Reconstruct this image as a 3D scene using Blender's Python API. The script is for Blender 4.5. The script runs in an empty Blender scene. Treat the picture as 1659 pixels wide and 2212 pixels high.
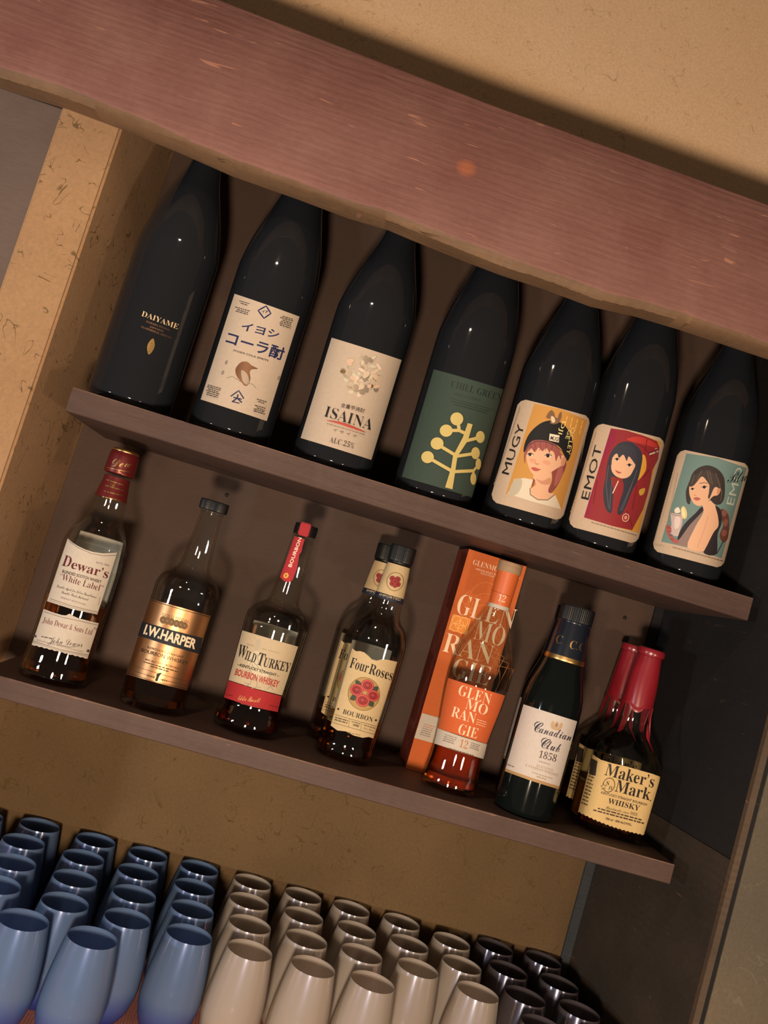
import bpy, bmesh, math, random
from mathutils import Matrix, Vector
from mathutils.geometry import tessellate_polygon

SC = bpy.context.scene
COL = SC.collection
PI = math.pi

# ------------------------------------------------------------------ camera
FPX, YAW, PITCH, ROLL = 1945.37, .0877, .0837, .2910
CAM = Vector((-.0100, -1.02, .2064))
cd = bpy.data.cameras.new('camera')
cd.sensor_fit = 'HORIZONTAL'
cd.sensor_width = 36.0
cd.lens = FPX / 1659 * 36
cd.clip_start = .02
cam = bpy.data.objects.new('camera', cd)
COL.objects.link(cam)
fw = Vector((math.sin(YAW) * math.cos(PITCH), math.cos(YAW) * math.cos(PITCH), math.sin(PITCH)))
rt = Vector((math.cos(YAW), -math.sin(YAW), 0))
up = rt.cross(fw)
r2 = math.cos(ROLL) * rt + math.sin(ROLL) * up
u2 = -math.sin(ROLL) * rt + math.cos(ROLL) * up
cam.matrix_world = Matrix(((r2.x, u2.x, -fw.x, CAM.x), (r2.y, u2.y, -fw.y, CAM.y), (r2.z, u2.z, -fw.z, CAM.z), (0, 0, 0, 1)))
SC.camera = cam

# ------------------------------------------------------------------ world, lamps, exposure
W = bpy.data.worlds.new('room')
SC.world = W
W.use_nodes = True
W.node_tree.nodes['Background'].inputs[0].default_value = (1.0, .74, .55, 1)
W.node_tree.nodes['Background'].inputs[1].default_value = .085
SC.view_settings.view_transform = 'Standard'
SC.view_settings.look = 'None'
SC.view_settings.exposure = 0.0
SC.view_settings.gamma = 1.0
SC.view_settings.use_curve_mapping = False


def bulb(name, loc, power, color, rad=.03):
    l = bpy.data.lights.new(name, 'POINT')
    l.energy = power
    l.color = color
    l.shadow_soft_size = rad
    o = bpy.data.objects.new(name, l)
    o.location = loc
    COL.objects.link(o)


# low lamps along the bar behind the viewer, and one shaded pendant over the counter
bulb('bar_lamp', (-1.50, -1.10, -.05), 34, (.90, .96, 1.0), .05)
bulb('bar_lamp', (-.05, -1.20, -.08), 66, (1, .77, .57), .05)
bulb('bar_lamp', (.75, -1.15, -.08), 15, (1, .77, .57), .05)
sl = bpy.data.lights.new('shaded_pendant', 'SPOT')
sl.energy = 4.5
sl.color = (1, .78, .56)
sl.shadow_soft_size = .02
sl.spot_size = math.radians(150)
sl.spot_blend = .25
so = bpy.data.objects.new('shaded_pendant', sl)
so.location = (-.20, -.42, .76)
COL.objects.link(so)


# ------------------------------------------------------------------ materials
def s2l(c):
    return tuple(x / 12.92 if x <= .04045 else ((x + .055) / 1.055) ** 2.4 for x in c)


def hx(h):
    return s2l(tuple(int(h[i:i + 2], 16) / 255 for i in (0, 2, 4)))


MATS = {}


def pbr(name, col, rough=.5, metal=0., spec=.5, trans=0., ior=1.5, coat=0., alpha=1.):
    if name in MATS:
        return MATS[name]
    m = bpy.data.materials.new(name)
    m.use_nodes = True
    b = m.node_tree.nodes['Principled BSDF']
    b.inputs['Base Color'].default_value = (*col, 1)
    b.inputs['Roughness'].default_value = rough
    b.inputs['Metallic'].default_value = metal
    b.inputs['Specular IOR Level'].default_value = spec
    b.inputs['Transmission Weight'].default_value = trans
    b.inputs['IOR'].default_value = ior
    b.inputs['Coat Weight'].default_value = coat
    MATS[name] = m
    return m


class NT:
    """small helper to write node trees"""

    def __init__(s, mat):
        s.m = mat
        s.t = mat.node_tree
        s.b = s.t.nodes['Principled BSDF']
        tc = s.t.nodes.new('ShaderNodeTexCoord')
        s.obj = tc.outputs['Object']

    def lk(s, a, b):
        s.t.links.new(a, b)

    def val(s, sock, v):
        if hasattr(v, 'is_output') or isinstance(v, bpy.types.NodeSocket):
            s.lk(v, sock)
        else:
            sock.default_value = v

    def mapp(s, scale=(1, 1, 1), loc=(0, 0, 0), rot=(0, 0, 0), src=None):
        n = s.t.nodes.new('ShaderNodeMapping')
        n.inputs['Scale'].default_value = scale
        n.inputs['Location'].default_value = loc
        n.inputs['Rotation'].default_value = rot
        s.lk(src or s.obj, n.inputs['Vector'])
        return n.outputs[0]

    def noise(s, vec, scale, detail=2, rough=.5, dist=0.):
        n = s.t.nodes.new('ShaderNodeTexNoise')
        n.inputs['Scale'].default_value = scale
        n.inputs['Detail'].default_value = detail
        n.inputs['Roughness'].default_value = rough
        n.inputs['Distortion'].default_value = dist
        s.lk(vec, n.inputs['Vector'])
        return n.outputs['Fac']

    def wave(s, vec, scale, dist, detail=2, axis='Z', ds=1.):
        n = s.t.nodes.new('ShaderNodeTexWave')
        n.bands_direction = axis
        n.inputs['Scale'].default_value = scale
        n.inputs['Distortion'].default_value = dist
        n.inputs['Detail'].default_value = detail
        n.inputs['Detail Scale'].default_value = ds
        s.lk(vec, n.inputs['Vector'])
        return n.outputs['Fac']

    def ramp(s, fac, stops):
        n = s.t.nodes.new('ShaderNodeValToRGB')
        e = n.color_ramp.elements
        while len(e) < len(stops):
            e.new(.5)
        for i, (p, c) in enumerate(stops):
            e[i].position = p
            e[i].color = (*c, 1) if len(c) == 3 else (c[0],) * 3 + (1,)
        s.lk(fac, n.inputs[0])
        return n.outputs[0]

    def math(s, op, a, b=0., c=None):
        n = s.t.nodes.new('ShaderNodeMath')
        n.operation = op
        s.val(n.inputs[0], a)
        s.val(n.inputs[1], b)
        if c is not None:
            s.val(n.inputs[2], c)
        return n.outputs[0]

    def mix(s, fac, a, b, mode='MIX'):
        n = s.t.nodes.new('ShaderNodeMix')
        n.data_type = 'RGBA'
        n.blend_type = mode
        s.val(n.inputs[0], fac)
        for k, v in ((6, a), (7, b)):
            s.val(n.inputs[k], v if not isinstance(v, tuple) else (*v, 1))
        return n.outputs[2]

    def bump(s, h, strength, dist=.002):
        n = s.t.nodes.new('ShaderNodeBump')
        n.inputs['Strength'].default_value = strength
        n.inputs['Distance'].default_value = dist
        s.lk(h, n.inputs['Height'])
        s.lk(n.outputs[0], s.b.inputs['Normal'])

    def color(s, c):
        s.lk(c, s.b.inputs['Base Color'])


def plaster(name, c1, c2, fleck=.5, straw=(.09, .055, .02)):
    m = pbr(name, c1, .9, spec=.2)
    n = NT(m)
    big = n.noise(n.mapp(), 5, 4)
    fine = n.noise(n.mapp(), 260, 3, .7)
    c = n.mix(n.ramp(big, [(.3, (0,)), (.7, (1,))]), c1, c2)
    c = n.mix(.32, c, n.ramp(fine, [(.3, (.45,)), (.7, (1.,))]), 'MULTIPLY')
    # chopped straw: short thin squiggles inside scattered patches
    for sc, seed, w in ((22, 0, .010), (34, 3.3, .012), (15, 7.1, .006)):
        a = n.noise(n.mapp(loc=(seed, seed * .7, seed * 1.3)), sc, 2, .5, 1.2)
        line = n.math('LESS_THAN', n.math('ABSOLUTE', n.math('SUBTRACT', a, .5)), w)
        patch = n.noise(n.mapp(loc=(seed + 4, 1, seed)), sc * 1.6, 1)
        f = n.math('MULTIPLY', line, n.ramp(patch, [(.60, (0,)), (.66, (1,))]))
        c = n.mix(n.math('MULTIPLY', f, fleck), c, straw)
    n.color(c)
    n.bump(n.math('ADD', n.math('MULTIPLY', fine, .4), big), .35, .003)
    return m


M_PILLAR = plaster('straw_plaster', hx('a98766'), hx('9b7958'), .75)
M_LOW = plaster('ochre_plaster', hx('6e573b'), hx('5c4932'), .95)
M_HIGH = plaster('smooth_plaster', hx('efcaa2'), hx('eac296'), .25)
M_STONE = plaster('speckled_stone', hx('6e6250'), hx('585248'), .12, (.30, .26, .2))


def board(name, c1, c2, rough=.7):
    m = pbr(name, c1, rough, spec=.25)
    n = NT(m)
    a = n.noise(n.mapp((1, 1, 1)), 7, 3)
    f = n.noise(n.mapp((6, 6, 60)), 12, 3)
    c = n.mix(n.ramp(a, [(.3, (0,)), (.7, (1,))]), c1, c2)
    c = n.mix(.25, c, n.ramp(f, [(.3, (.5,)), (.7, (1,))]), 'MULTIPLY')
    n.color(c)
    n.bump(f, .15, .001)
    return m


M_BOARD = board('brown_panel', hx('513f36'), hx('48382f'))
M_RECESS = board('dark_recess', hx('8a766c'), hx('7a685e'))


def wood(name, c1, c2, scratch=0., knot=None, grain=1., rough=.6):
    m = pbr(name, c1, rough, spec=.3)
    n = NT(m)
    warp = n.noise(n.mapp((.8, 1, 2)), 3, 2)
    g = n.wave(n.mapp((.35, 1, 1)), 38 * grain, 5, 3, 'Z', 1.4)
    st = n.noise(n.mapp((3, 20, 60)), 6, 4, .6)
    blot = n.noise(n.mapp((1, 1, 1.4)), 9, 3)
    c = n.mix(n.ramp(blot, [(.3, (0,)), (.7, (1,))]), c1, c2)
    c = n.mix(.20, c, n.ramp(st, [(.25, (.35,)), (.75, (1,))]), 'MULTIPLY')
    c = n.mix(.22, c, n.ramp(n.noise(n.mapp((1, 1, 1.6)), 130, 3, .7), [(.3, (.45,)), (.7, (1,))]), 'MULTIPLY')
    c = n.mix(n.ramp(n.noise(n.mapp((1.5, 1, .8)), 14, 3, .6), [(.55, (0,)), (.7, (.35,))]), c, c1)
    gm = n.math('MULTIPLY', n.ramp(warp, [(.50, (0,)), (.70, (.20,))]), 1.)
    c = n.mix(gm, c, n.ramp(g, [(.2, (.42, .30, .30)), (.7, (1, 1, 1))]), 'MULTIPLY')
    if scratch:
        sn = n.noise(n.mapp((7, 10, 70), rot=(0, .03, 0)), 2.6, 2, .55, .6)
        f = n.ramp(sn, [(.70, (0,)), (.735, (1,))])
        c = n.mix(n.math('MULTIPLY', f, scratch), c, hx('c88e72'))
    if knot:
        v = n.t.nodes.new('ShaderNodeVectorMath')
        v.operation = 'DISTANCE'
        n.lk(n.mapp((.85, 0, 1)), v.inputs[0])
        v.inputs[1].default_value = (knot[0] * .85, 0, knot[1])
        c = n.mix(n.ramp(v.outputs['Value'], [(.006, (.8,)), (.011, (0,))]), c, hx('b0694a'))
    n.color(c)
    n.bump(n.math('ADD', st, n.math('MULTIPLY', g, .3)), .3, .002)
    return m


M_BEAM = wood('reddish_beam_wood', hx('946a60'), hx('865a52'), .6, (.055, .70))
M_CHAMF = wood('raw_beam_edge', hx('87694f'), hx('6f5742'), .2)
M_SHELF = wood('shelf_wood', hx('58443c'), hx('4d3a34'), .12, None, .6)
M_WORN = wood('worn_edge_wood', hx('a58370'), hx('5c443f'), .6)
M_POST = wood('blackened_wood', hx('1d1c1e'), hx('17171a'), .03, None, .5, .75)
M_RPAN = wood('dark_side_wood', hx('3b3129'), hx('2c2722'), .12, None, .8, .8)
M_TRIM = wood('trim_wood', hx('5b4b3c'), hx('493d32'), .2)
M_TRIM2 = wood('slate_strip', hx('3d4044'), hx('35383c'), .1)
M_MAT = pbr('salmon_cloth', hx('b9776a'), .95, spec=.1)
M_COUNTER = wood('counter_wood', hx('4a3229'), hx('3c2a22'))
_n = NT(M_MAT)
_w = _n.wave(_n.mapp((1, 0, 0)), 100, 0, 0, 'X')
_n.color(_n.mix(.5, _n.ramp(_w, [(0., hx('a8665a')), (1, hx('c88a7c'))]), _n.ramp(_n.noise(_n.mapp(), 300, 2), [(.3, hx('a8665a')), (.7, hx('c88a7c'))])))
_n.bump(_w, .6, .001)


def paper(name, col, rough=.75):
    m = pbr(name, col, rough, spec=.25)
    n = NT(m)
    f = n.noise(n.mapp(), 240, 3)
    n.color(n.mix(.16, col, n.ramp(f, [(.3, (.6,)), (.7, (1,))]), 'MULTIPLY'))
    return m


def ink(h):
    return pbr('ink_' + h, hx(h), .6, spec=.3)




def thin_glass(name, tint, edge, rough=.015):
    """wall of a thin glass vessel: see-through, darker where the wall is seen edge-on, Fresnel sheen"""
    m = bpy.data.materials.new(name)
    m.use_nodes = True
    t = m.node_tree
    t.nodes.clear()
    out = t.nodes.new('ShaderNodeOutputMaterial')
    tr = t.nodes.new('ShaderNodeBsdfTransparent')
    gl = t.nodes.new('ShaderNodeBsdfGlossy')
    gl.inputs['Roughness'].default_value = rough
    pw = t.nodes.new('ShaderNodeMath')
    pw.operation = 'POWER'
    pw.inputs[1].default_value = 5
    fr = t.nodes.new('ShaderNodeMath')
    fr.operation = 'MULTIPLY_ADD'
    fr.inputs[1].default_value = .70
    fr.inputs[2].default_value = .045
    lw = t.nodes.new('ShaderNodeLayerWeight')
    lw.inputs['Blend'].default_value = .5
    rp = t.nodes.new('ShaderNodeValToRGB')
    rp.color_ramp.elements[0].position = .55
    rp.color_ramp.elements[0].color = (*tint, 1)
    rp.color_ramp.elements[1].position = .97
    rp.color_ramp.elements[1].color = (*edge, 1)
    mx = t.nodes.new('ShaderNodeMixShader')
    t.links.new(lw.outputs['Facing'], rp.inputs[0])
    t.links.new(lw.outputs['Facing'], pw.inputs[0])
    t.links.new(pw.outputs[0], fr.inputs[0])
    t.links.new(rp.outputs[0], tr.inputs[0])
    t.links.new(fr.outputs[0], mx.inputs[0])
    t.links.new(tr.outputs[0], mx.inputs[1])
    t.links.new(gl.outputs[0], mx.inputs[2])
    t.links.new(mx.outputs[0], out.inputs[0])
    MATS[name] = m
    return m


CLEAR = thin_glass('clear_glass', (.96, .965, .95), (.66, .66, .62))
DARKG = pbr('dark_bottle_glass', hx('1c1e22'), .07, spec=.5, ior=1.5)
GREENB = pbr('black_green_glass', hx('0c1111'), .06, spec=.5, ior=1.5)
BLACKP = pbr('black_plastic', hx('0d0e10'), .42, spec=.4)
GOLDF = pbr('gold_foil', hx('d9b070'), .32, metal=1)
GOLDL = pbr('brushed_gold_label', hx('bb8a60'), .40, metal=1)
COPPER = pbr('copper_foil', hx('b98a6c'), .35, metal=1)
SILVERF = pbr('pearl_foil', hx('d8c6b0'), .35, metal=.8)
AMBER = pbr('amber_whisky', hx('b06a1c'), .02, trans=1, ior=1.36)
REDL = pbr('red_amber_whisky', hx('8a3a24'), .02, trans=1, ior=1.36)
WAX = pbr('red_wax', hx('851b27'), .28, spec=.6, coat=.4)
REDCAP = pbr('maroon_foil', hx('641a1b'), .38, metal=.35)
ORANGE = pbr('orange_foil', hx('cf6530'), .45)
CORK = wood('stopper_wood', hx('b99a7c'), hx('a58868'), .1)


def frosted(name, c_top, c_bot, tr, veil):
    """acid-frosted glass: scattering body that also lets part of the light straight through"""
    m = pbr(name, c_top, .30, spec=.75)
    n = NT(m)
    sx = n.t.nodes.new('ShaderNodeSeparateXYZ')
    n.lk(n.obj, sx.inputs[0])
    # the dye of the glass pools in the thick foot
    c = n.ramp(n.math('DIVIDE', sx.outputs[2], .105), [(.08, c_bot), (.42, c_top)])
    n.color(c)
    n.b.inputs['Thin Film Thickness'].default_value = 330
    n.b.inputs['Thin Film IOR'].default_value = 1.33
    tp = n.t.nodes.new('ShaderNodeBsdfTransparent')
    n.lk(n.mix(.45, c, (1, 1, 1)), tp.inputs[0])
    mx = n.t.nodes.new('ShaderNodeMixShader')
    mx.inputs[0].default_value = veil
    out = n.t.nodes['Material Output']
    tl = n.t.nodes.new('ShaderNodeBsdfTranslucent')
    n.lk(c, tl.inputs[0])
    m2 = n.t.nodes.new('ShaderNodeMixShader')
    m2.inputs[0].default_value = tr
    n.lk(n.b.outputs[0], m2.inputs[1])
    n.lk(tl.outputs[0], m2.inputs[2])
    n.lk(m2.outputs[0], mx.inputs[1])
    n.lk(tp.outputs[0], mx.inputs[2])
    gl = n.t.nodes.new('ShaderNodeBsdfGlossy')
    gl.inputs['Roughness'].default_value = .17
    m3 = n.t.nodes.new('ShaderNodeMixShader')
    m3.inputs[0].default_value = .055
    n.lk(mx.outputs[0], m3.inputs[1])
    n.lk(gl.outputs[0], m3.inputs[2])
    n.lk(m3.outputs[0], out.inputs[0])
    return m


M_BLUE = frosted('blue_frosted_glass', hx('7d99c0'), hx('3f5cc4'), .40, .42)
M_WHITE = frosted('white_frosted_glass', hx('d4cbc0'), hx('dacbba'), .42, .45)
M_SMOKE = frosted('smoke_frosted_glass', hx('6a6266'), hx('5a5256'), .35, .50)


# ------------------------------------------------------------------ object helpers
def link(name, me, parent=None, loc=None):
    o = bpy.data.objects.new(name, me)
    COL.objects.link(o)
    if parent:
        o.parent = parent
    if loc is not None:
        o.location = loc
    return o


def obj(name, bm, mats, parent=None, loc=None, smooth=False):
    me = bpy.data.meshes.new(name)
    bm.normal_update()
    bm.to_mesh(me)
    bm.free()
    for m in (mats if isinstance(mats, (list, tuple)) else [mats]):
        me.materials.append(m)
    if smooth:
        me.shade_smooth()
        try:
            me.set_sharp_from_angle(angle=math.radians(42))
        except Exception:
            pass
    return link(name, me, parent, loc)


def tag(o, label, cat, group=None):
    o['label'] = label
    o['category'] = cat
    if group:
        o['group'] = group
    return o


def thing(name, label, cat, loc, group=None):
    return tag(link(name, None, None, loc), label, cat, group)


def struct(name, bm, m, smooth=False):
    o = obj(name, bm, m, smooth=smooth)
    o['kind'] = 'structure'
    return o


def box(bm, x0, x1, y0, y1, z0, z1, mi=0):
    v = [bm.verts.new((x, y, z)) for x in (x0, x1) for y in (y0, y1) for z in (z0, z1)]
    fs = []
    for q in ((0, 1, 3, 2), (4, 6, 7, 5), (0, 4, 5, 1), (2, 3, 7, 6), (0, 2, 6, 4), (1, 5, 7, 3)):
        f = bm.faces.new([v[i] for i in q])
        f.material_index = mi
        fs.append(f)
    return fs


def boxbm(*a):
    bm = bmesh.new()
    box(bm, *a)
    return bm


def prism(bm, pts, z0, z1):
    a = [bm.verts.new((x, y, z0)) for x, y in pts]
    b = [bm.verts.new((x, y, z1)) for x, y in pts]
    n = len(pts)
    bm.faces.new(a[::-1])
    bm.faces.new(b)
    for i in range(n):
        bm.faces.new((a[i], a[(i + 1) % n], b[(i + 1) % n], b[i]))
    bmesh.ops.recalc_face_normals(bm, faces=bm.faces)


def smooth_profile(pts, steps=5):
    """Catmull-Rom through (r, z) points; a point given as (r, z, 1) is a hard corner"""
    out = []
    n = len(pts)
    for i in range(n - 1):
        p1, p2 = pts[i], pts[i + 1]
        h1, h2 = len(p1) > 2, len(p2) > 2
        p0 = pts[i - 1] if i > 0 and not h1 else p1
        p3 = pts[i + 2] if i + 2 < n and not h2 else p2
        for k in range(steps):
            t = k / steps
            c = []
            for d in (0, 1):
                a, b, e, f = p0[d], p1[d], p2[d], p3[d]
                c.append(.5 * (2 * b + (e - a) * t + (2 * a - 5 * b + 4 * e - f) * t * t + (3 * b - a - 3 * e + f) * t ** 3))
            out.append((max(c[0], 0), c[1]))
    out.append(tuple(pts[-1][:2]))
    return out


def loft(prof, seg=72, sec=None, bm=None, zfun=None):
    """revolve (r, z) list; sec(theta, z) scales the radius (squarish bottles)"""
    bm = bm or bmesh.new()
    rings = []
    for r, z in prof:
        if r < 1e-5:
            rings.append([bm.verts.new((0, 0, z))])
            continue
        ring = []
        for i in range(seg):
            t = 2 * PI * i / seg
            k = sec(t, z) if sec else 1
            zz = zfun(t, z) if zfun else z
            ring.append(bm.verts.new((r * k * math.sin(t), -r * k * math.cos(t), zz)))
        rings.append(ring)
    for a, b in zip(rings, rings[1:]):
        if len(a) == 1 and len(b) == 1:
            continue
        for i in range(seg):
            j = (i + 1) % seg
            q = [a[i % len(a)], a[j % len(a)], b[j % len(b)], b[i % len(b)]]
            q = list(dict.fromkeys(q))
            if len(q) > 2:
                bm.faces.new(q)
    return bm


def interp(tab, z):
    if z <= tab[0][1]:
        return tab[0][0]
    for (ra, za), (rb, zb) in zip(tab, tab[1:]):
        if za <= z <= zb and zb > za:
            return ra + (rb - ra) * (z - za) / (zb - za)
    return tab[-1][0]


# ------------------------------------------------------------------ lettering
def mathfont(s, U, L, D=None):
    o = ''
    for c in s:
        if 'A' <= c <= 'Z':
            o += chr(U + ord(c) - 65)
        elif 'a' <= c <= 'z':
            o += chr(L + ord(c) - 97)
        elif D and c.isdigit():
            o += chr(D + ord(c) - 48)
        else:
            o += c
    return o


STY = {
    'sans': (None, 0), 'bold': (None, .022), 'heavy': (None, .035),
    'serif': ((0x1D400, 0x1D41A, 0x1D7CE), 0), 'serift': ((0x1D400, 0x1D41A, 0x1D7CE), -.011),
    'ital': ((0x1D468, 0x1D482, 0x1D7CE), 0), 'script': ((0x1D4D0, 0x1D4EA, 0x1D7CE), 0),
    'scriptt': ((0x1D4D0, 0x1D4EA, 0x1D7CE), -.008), 'cjk': (None, 0), 'cjkb': (None, .022)}
_tc = {}


def glyphs(s, style):
    k = (s, style)
    if k in _tc:
        return _tc[k]
    f, off = STY[style]
    c = bpy.data.curves.new('lettering', 'FONT')
    c.body = mathfont(s, *f) if f else s
    c.size = 1
    c.offset = off
    c.resolution_u = 2
    c.fill_mode = 'FRONT'
    o = bpy.data.objects.new('lettering', c)
    COL.objects.link(o)
    dg = bpy.context.evaluated_depsgraph_get()
    me = o.evaluated_get(dg).to_mesh()
    vs = [(v.co.x, v.co.y) for v in me.vertices]
    fs = [tuple(p.vertices) for p in me.polygons]
    bpy.data.objects.remove(o)
    bpy.data.curves.remove(c)
    _tc[k] = (vs, fs)
    return _tc[k]


def capheight(style):
    if style.startswith('cjk'):
        return .86
    return max(y for x, y in glyphs('H', style)[0])


class Art:
    """Flat artwork on a sketch grid whose four corners are the label's corners (tl, tr, bl, br)."""

    def __init__(s, tl, tr, bl, br, seed=1):
        s.q = (tl, tr, bl, br)
        ux, uy = tr[0] - tl[0] + br[0] - bl[0], tr[1] - tl[1] + br[1] - bl[1]
        vx, vy = tl[0] - bl[0] + tr[0] - br[0], tl[1] - bl[1] + tr[1] - br[1]
        l = math.hypot(ux, uy)
        s.r = (ux / l, uy / l)
        l = math.hypot(vx, vy)
        s.u = (vx / l, vy / l)
        s.items = []
        s.mats = []
        s.rnd = random.Random(seed)

    def mi(s, m):
        if isinstance(m, str):
            m = ink(m)
        if m not in s.mats:
            s.mats.append(m)
        return s.mats.index(m)

    def add(s, vs, fs, m):
        s.items.append((vs, fs, s.mi(m)))

    def P(s, pts, m, smooth=False, dense=14):
        n = len(pts)
        out = []
        for i in range(n):
            a, b = pts[i], pts[(i + 1) % n]
            if smooth:
                z, e = pts[i - 1], pts[(i + 2) % n]
                for k in range(4):
                    t = k / 4
                    out.append(tuple(.5 * (2 * a[d] + (b[d] - z[d]) * t + (2 * z[d] - 5 * a[d] + 4 * b[d] - e[d]) * t * t + (3 * a[d] - z[d] - 3 * b[d] + e[d]) * t ** 3) for d in (0, 1)))
            else:
                k = max(1, int(math.hypot(b[0] - a[0], b[1] - a[1]) / dense))
                for j in range(k):
                    out.append((a[0] + (b[0] - a[0]) * j / k, a[1] + (b[1] - a[1]) * j / k))
        fs = tessellate_polygon([[Vector((x, y, 0)) for x, y in out]])
        s.add(out, [tuple(f) for f in fs], m)
        return s

    def E(s, cx, cy, rx, ry, m, rot=16, n=20):
        a = math.radians(rot)
        p = []
        for i in range(n):
            t = 2 * PI * i / n
            x, y = rx * math.cos(t), ry * math.sin(t)
            p.append((cx + x * math.cos(a) - y * math.sin(a), cy + x * math.sin(a) + y * math.cos(a)))
        s.add([(cx, cy)] + p, [(0, i + 1, (i + 1) % n + 1) for i in range(n)], m)
        return s

    def ring(s, cx, cy, rx, ry, w, m, rot=16, n=32):
        a = math.radians(rot)
        p = []
        for k in (1, 0):
            for i in range(n):
                t = 2 * PI * i / n
                x, y = (rx - w * k) * math.cos(t), (ry - w * k) * math.sin(t)
                p.append((cx + x * math.cos(a) - y * math.sin(a), cy + x * math.sin(a) + y * math.cos(a)))
        s.add(p, [(i, (i + 1) % n, n + (i + 1) % n, n + i) for i in range(n)], m)
        return s

    def S(s, pts, w, m, closed=False):
        """polyline stroke"""
        d = []
        n = len(pts)
        for i in range(n if closed else n - 1):
            a, b = pts[i], pts[(i + 1) % n]
            k = max(1, int(math.hypot(b[0] - a[0], b[1] - a[1]) / 14))
            for j in range(k):
                d.append((a[0] + (b[0] - a[0]) * j / k, a[1] + (b[1] - a[1]) * j / k))
        if not closed:
            d.append(pts[-1])
        n = len(d)
        L, R_ = [], []
        for i in range(n):
            if closed:
                a, b = d[i - 1], d[(i + 1) % n]
            else:
                a, b = d[max(i - 1, 0)], d[min(i + 1, n - 1)]
            dx, dy = b[0] - a[0], b[1] - a[1]
            l = math.hypot(dx, dy) or 1
            nx, ny = -dy / l * w / 2, dx / l * w / 2
            L.append((d[i][0] + nx, d[i][1] + ny))
            R_.append((d[i][0] - nx, d[i][1] - ny))
        fs = [(i, (i + 1) % n, n + (i + 1) % n, n + i) for i in range(n if closed else n - 1)]
        s.add(L + R_, fs, m)
        return s

    def T(s, txt, x0, y0, x1, y1, h, style, m, upv=None):
        """text with its baseline from (x0, y0) to (x1, y1) and capitals h high"""
        vs, fs = glyphs(txt, style)
        a = min(v[0] for v in vs)
        b = max(v[0] for v in vs)
        ch = capheight(style)
        dx, dy = x1 - x0, y1 - y0
        u = upv or s.u
        s.add([(x0 + (x - a) / (b - a) * dx + y / ch * h * u[0], y0 + (x - a) / (b - a) * dy + y / ch * h * u[1]) for x, y in vs], fs, m)
        return s

    def V(s, txt, x0, y0, x1, y1, h, style, m):
        """text reading upwards along the label"""
        return s.T(txt, x0, y0, x1, y1, h, style, m, (-s.r[0], -s.r[1]))

    def D(s, x0, y0, x1, y1, h, m, upv=None):
        """a line of print too small to read: word-long bars"""
        L = math.hypot(x1 - x0, y1 - y0)
        dx, dy = (x1 - x0) / L, (y1 - y0) / L
        u = upv or s.u
        t = 0
        while t < L - h:
            w = min(h * s.rnd.uniform(1.6, 4.5), L - t)
            a = (x0 + dx * t, y0 + dy * t)
            b = (x0 + dx * (t + w), y0 + dy * (t + w))
            s.add([a, b, (b[0] + u[0] * h, b[1] + u[1] * h), (a[0] + u[0] * h, a[1] + u[1] * h)], [(0, 1, 2, 3)], m)
            t += w + h * .7
        return s

    def uv(s, x, y):
        (ax, ay), (bx, by), (cx, cy), (ex, ey) = s.q
        u = v = .5
        for _ in range(6):
            # v = 1 at the top
            px = (cx + (ex - cx) * u) * (1 - v) + (ax + (bx - ax) * u) * v
            py = (cy + (ey - cy) * u) * (1 - v) + (ay + (by - ay) * u) * v
            dux = (ex - cx) * (1 - v) + (bx - ax) * v
            duy = (ey - cy) * (1 - v) + (by - ay) * v
            dvx = (ax + (bx - ax) * u) - (cx + (ex - cx) * u)
            dvy = (ay + (by - ay) * u) - (cy + (ey - cy) * u)
            det = dux * dvy - duy * dvx
            fx, fy = x - px, y - py
            u += (fx * dvy - fy * dvx) / det
            v += (dux * fy - duy * fx) / det
        return u, v

    def wrap(s, name, parent, base, tab, span, zz, sec=None, off=.0003, smooth_n=True):
        """lay the artwork round a turned body standing at base; span = (left, right) in degrees from the
        body's front, zz = (bottom, top).  The artwork is a front view, so it is unrolled from the view."""
        X, Y, Z = base
        D = math.hypot(X - CAM.x, Y - CAM.y)
        be = math.atan2(X - CAM.x, Y - CAM.y)
        zm = (zz[0] + zz[1]) / 2

        def rad(ph, z):
            r = interp(tab, z)
            return r * (sec(ph, z) if sec else 1)

        lo, hi = math.radians(span[0]), math.radians(span[1])
        N = 160
        phs = [lo + (hi - lo) * (i / N * 1.24 - .12) for i in range(N + 1)]
        xs = [rad(p, zm) * math.sin(p + be) for p in phs]
        for i in range(1, N + 1):
            xs[i] = max(xs[i], xs[i - 1] + 1e-7)

        def x_of(p):
            return rad(p, zm) * math.sin(p + be)

        def phi(x):
            if x <= xs[0]:
                return phs[0]
            for i in range(N):
                if xs[i + 1] >= x:
                    return phs[i] + (phs[i + 1] - phs[i]) * (x - xs[i]) / (xs[i + 1] - xs[i])
            return phs[-1]

        xl, xr = x_of(lo), x_of(hi)
        zc = CAM.z - Z
        de = (rad(lo, zm) * math.cos(lo + be) + rad(hi, zm) * math.cos(hi + be)) / 2
        yb = zz[0] + (zz[0] - zc) * de / D
        yt = zz[1] + (zz[1] - zc) * de / D
        bm = bmesh.new()
        for li, (vs, fs, mi) in enumerate(s.items):
            bv = []
            for x, y in vs:
                u, v = s.uv(x, y)
                p = phi(xl + (xr - xl) * u)
                d = rad(p, zm) * math.cos(p + be)
                ya = yb + (yt - yb) * v
                z = (ya + zc * d / D) / (1 + d / D)
                bv.append(bm.verts.new((math.degrees(p) / 100, z * 10, li * 1e-3)))
            for f in fs:
                if len(set(f)) > 2:
                    try:
                        bm.faces.new([bv[i] for i in f]).material_index = mi
                    except ValueError:
                        pass
        FA, FZ = 3., .004

        def cut(co, no):
            bmesh.ops.bisect_plane(bm, geom=bm.verts[:] + bm.edges[:] + bm.faces[:], dist=1e-6, plane_co=co, plane_no=no)

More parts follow.
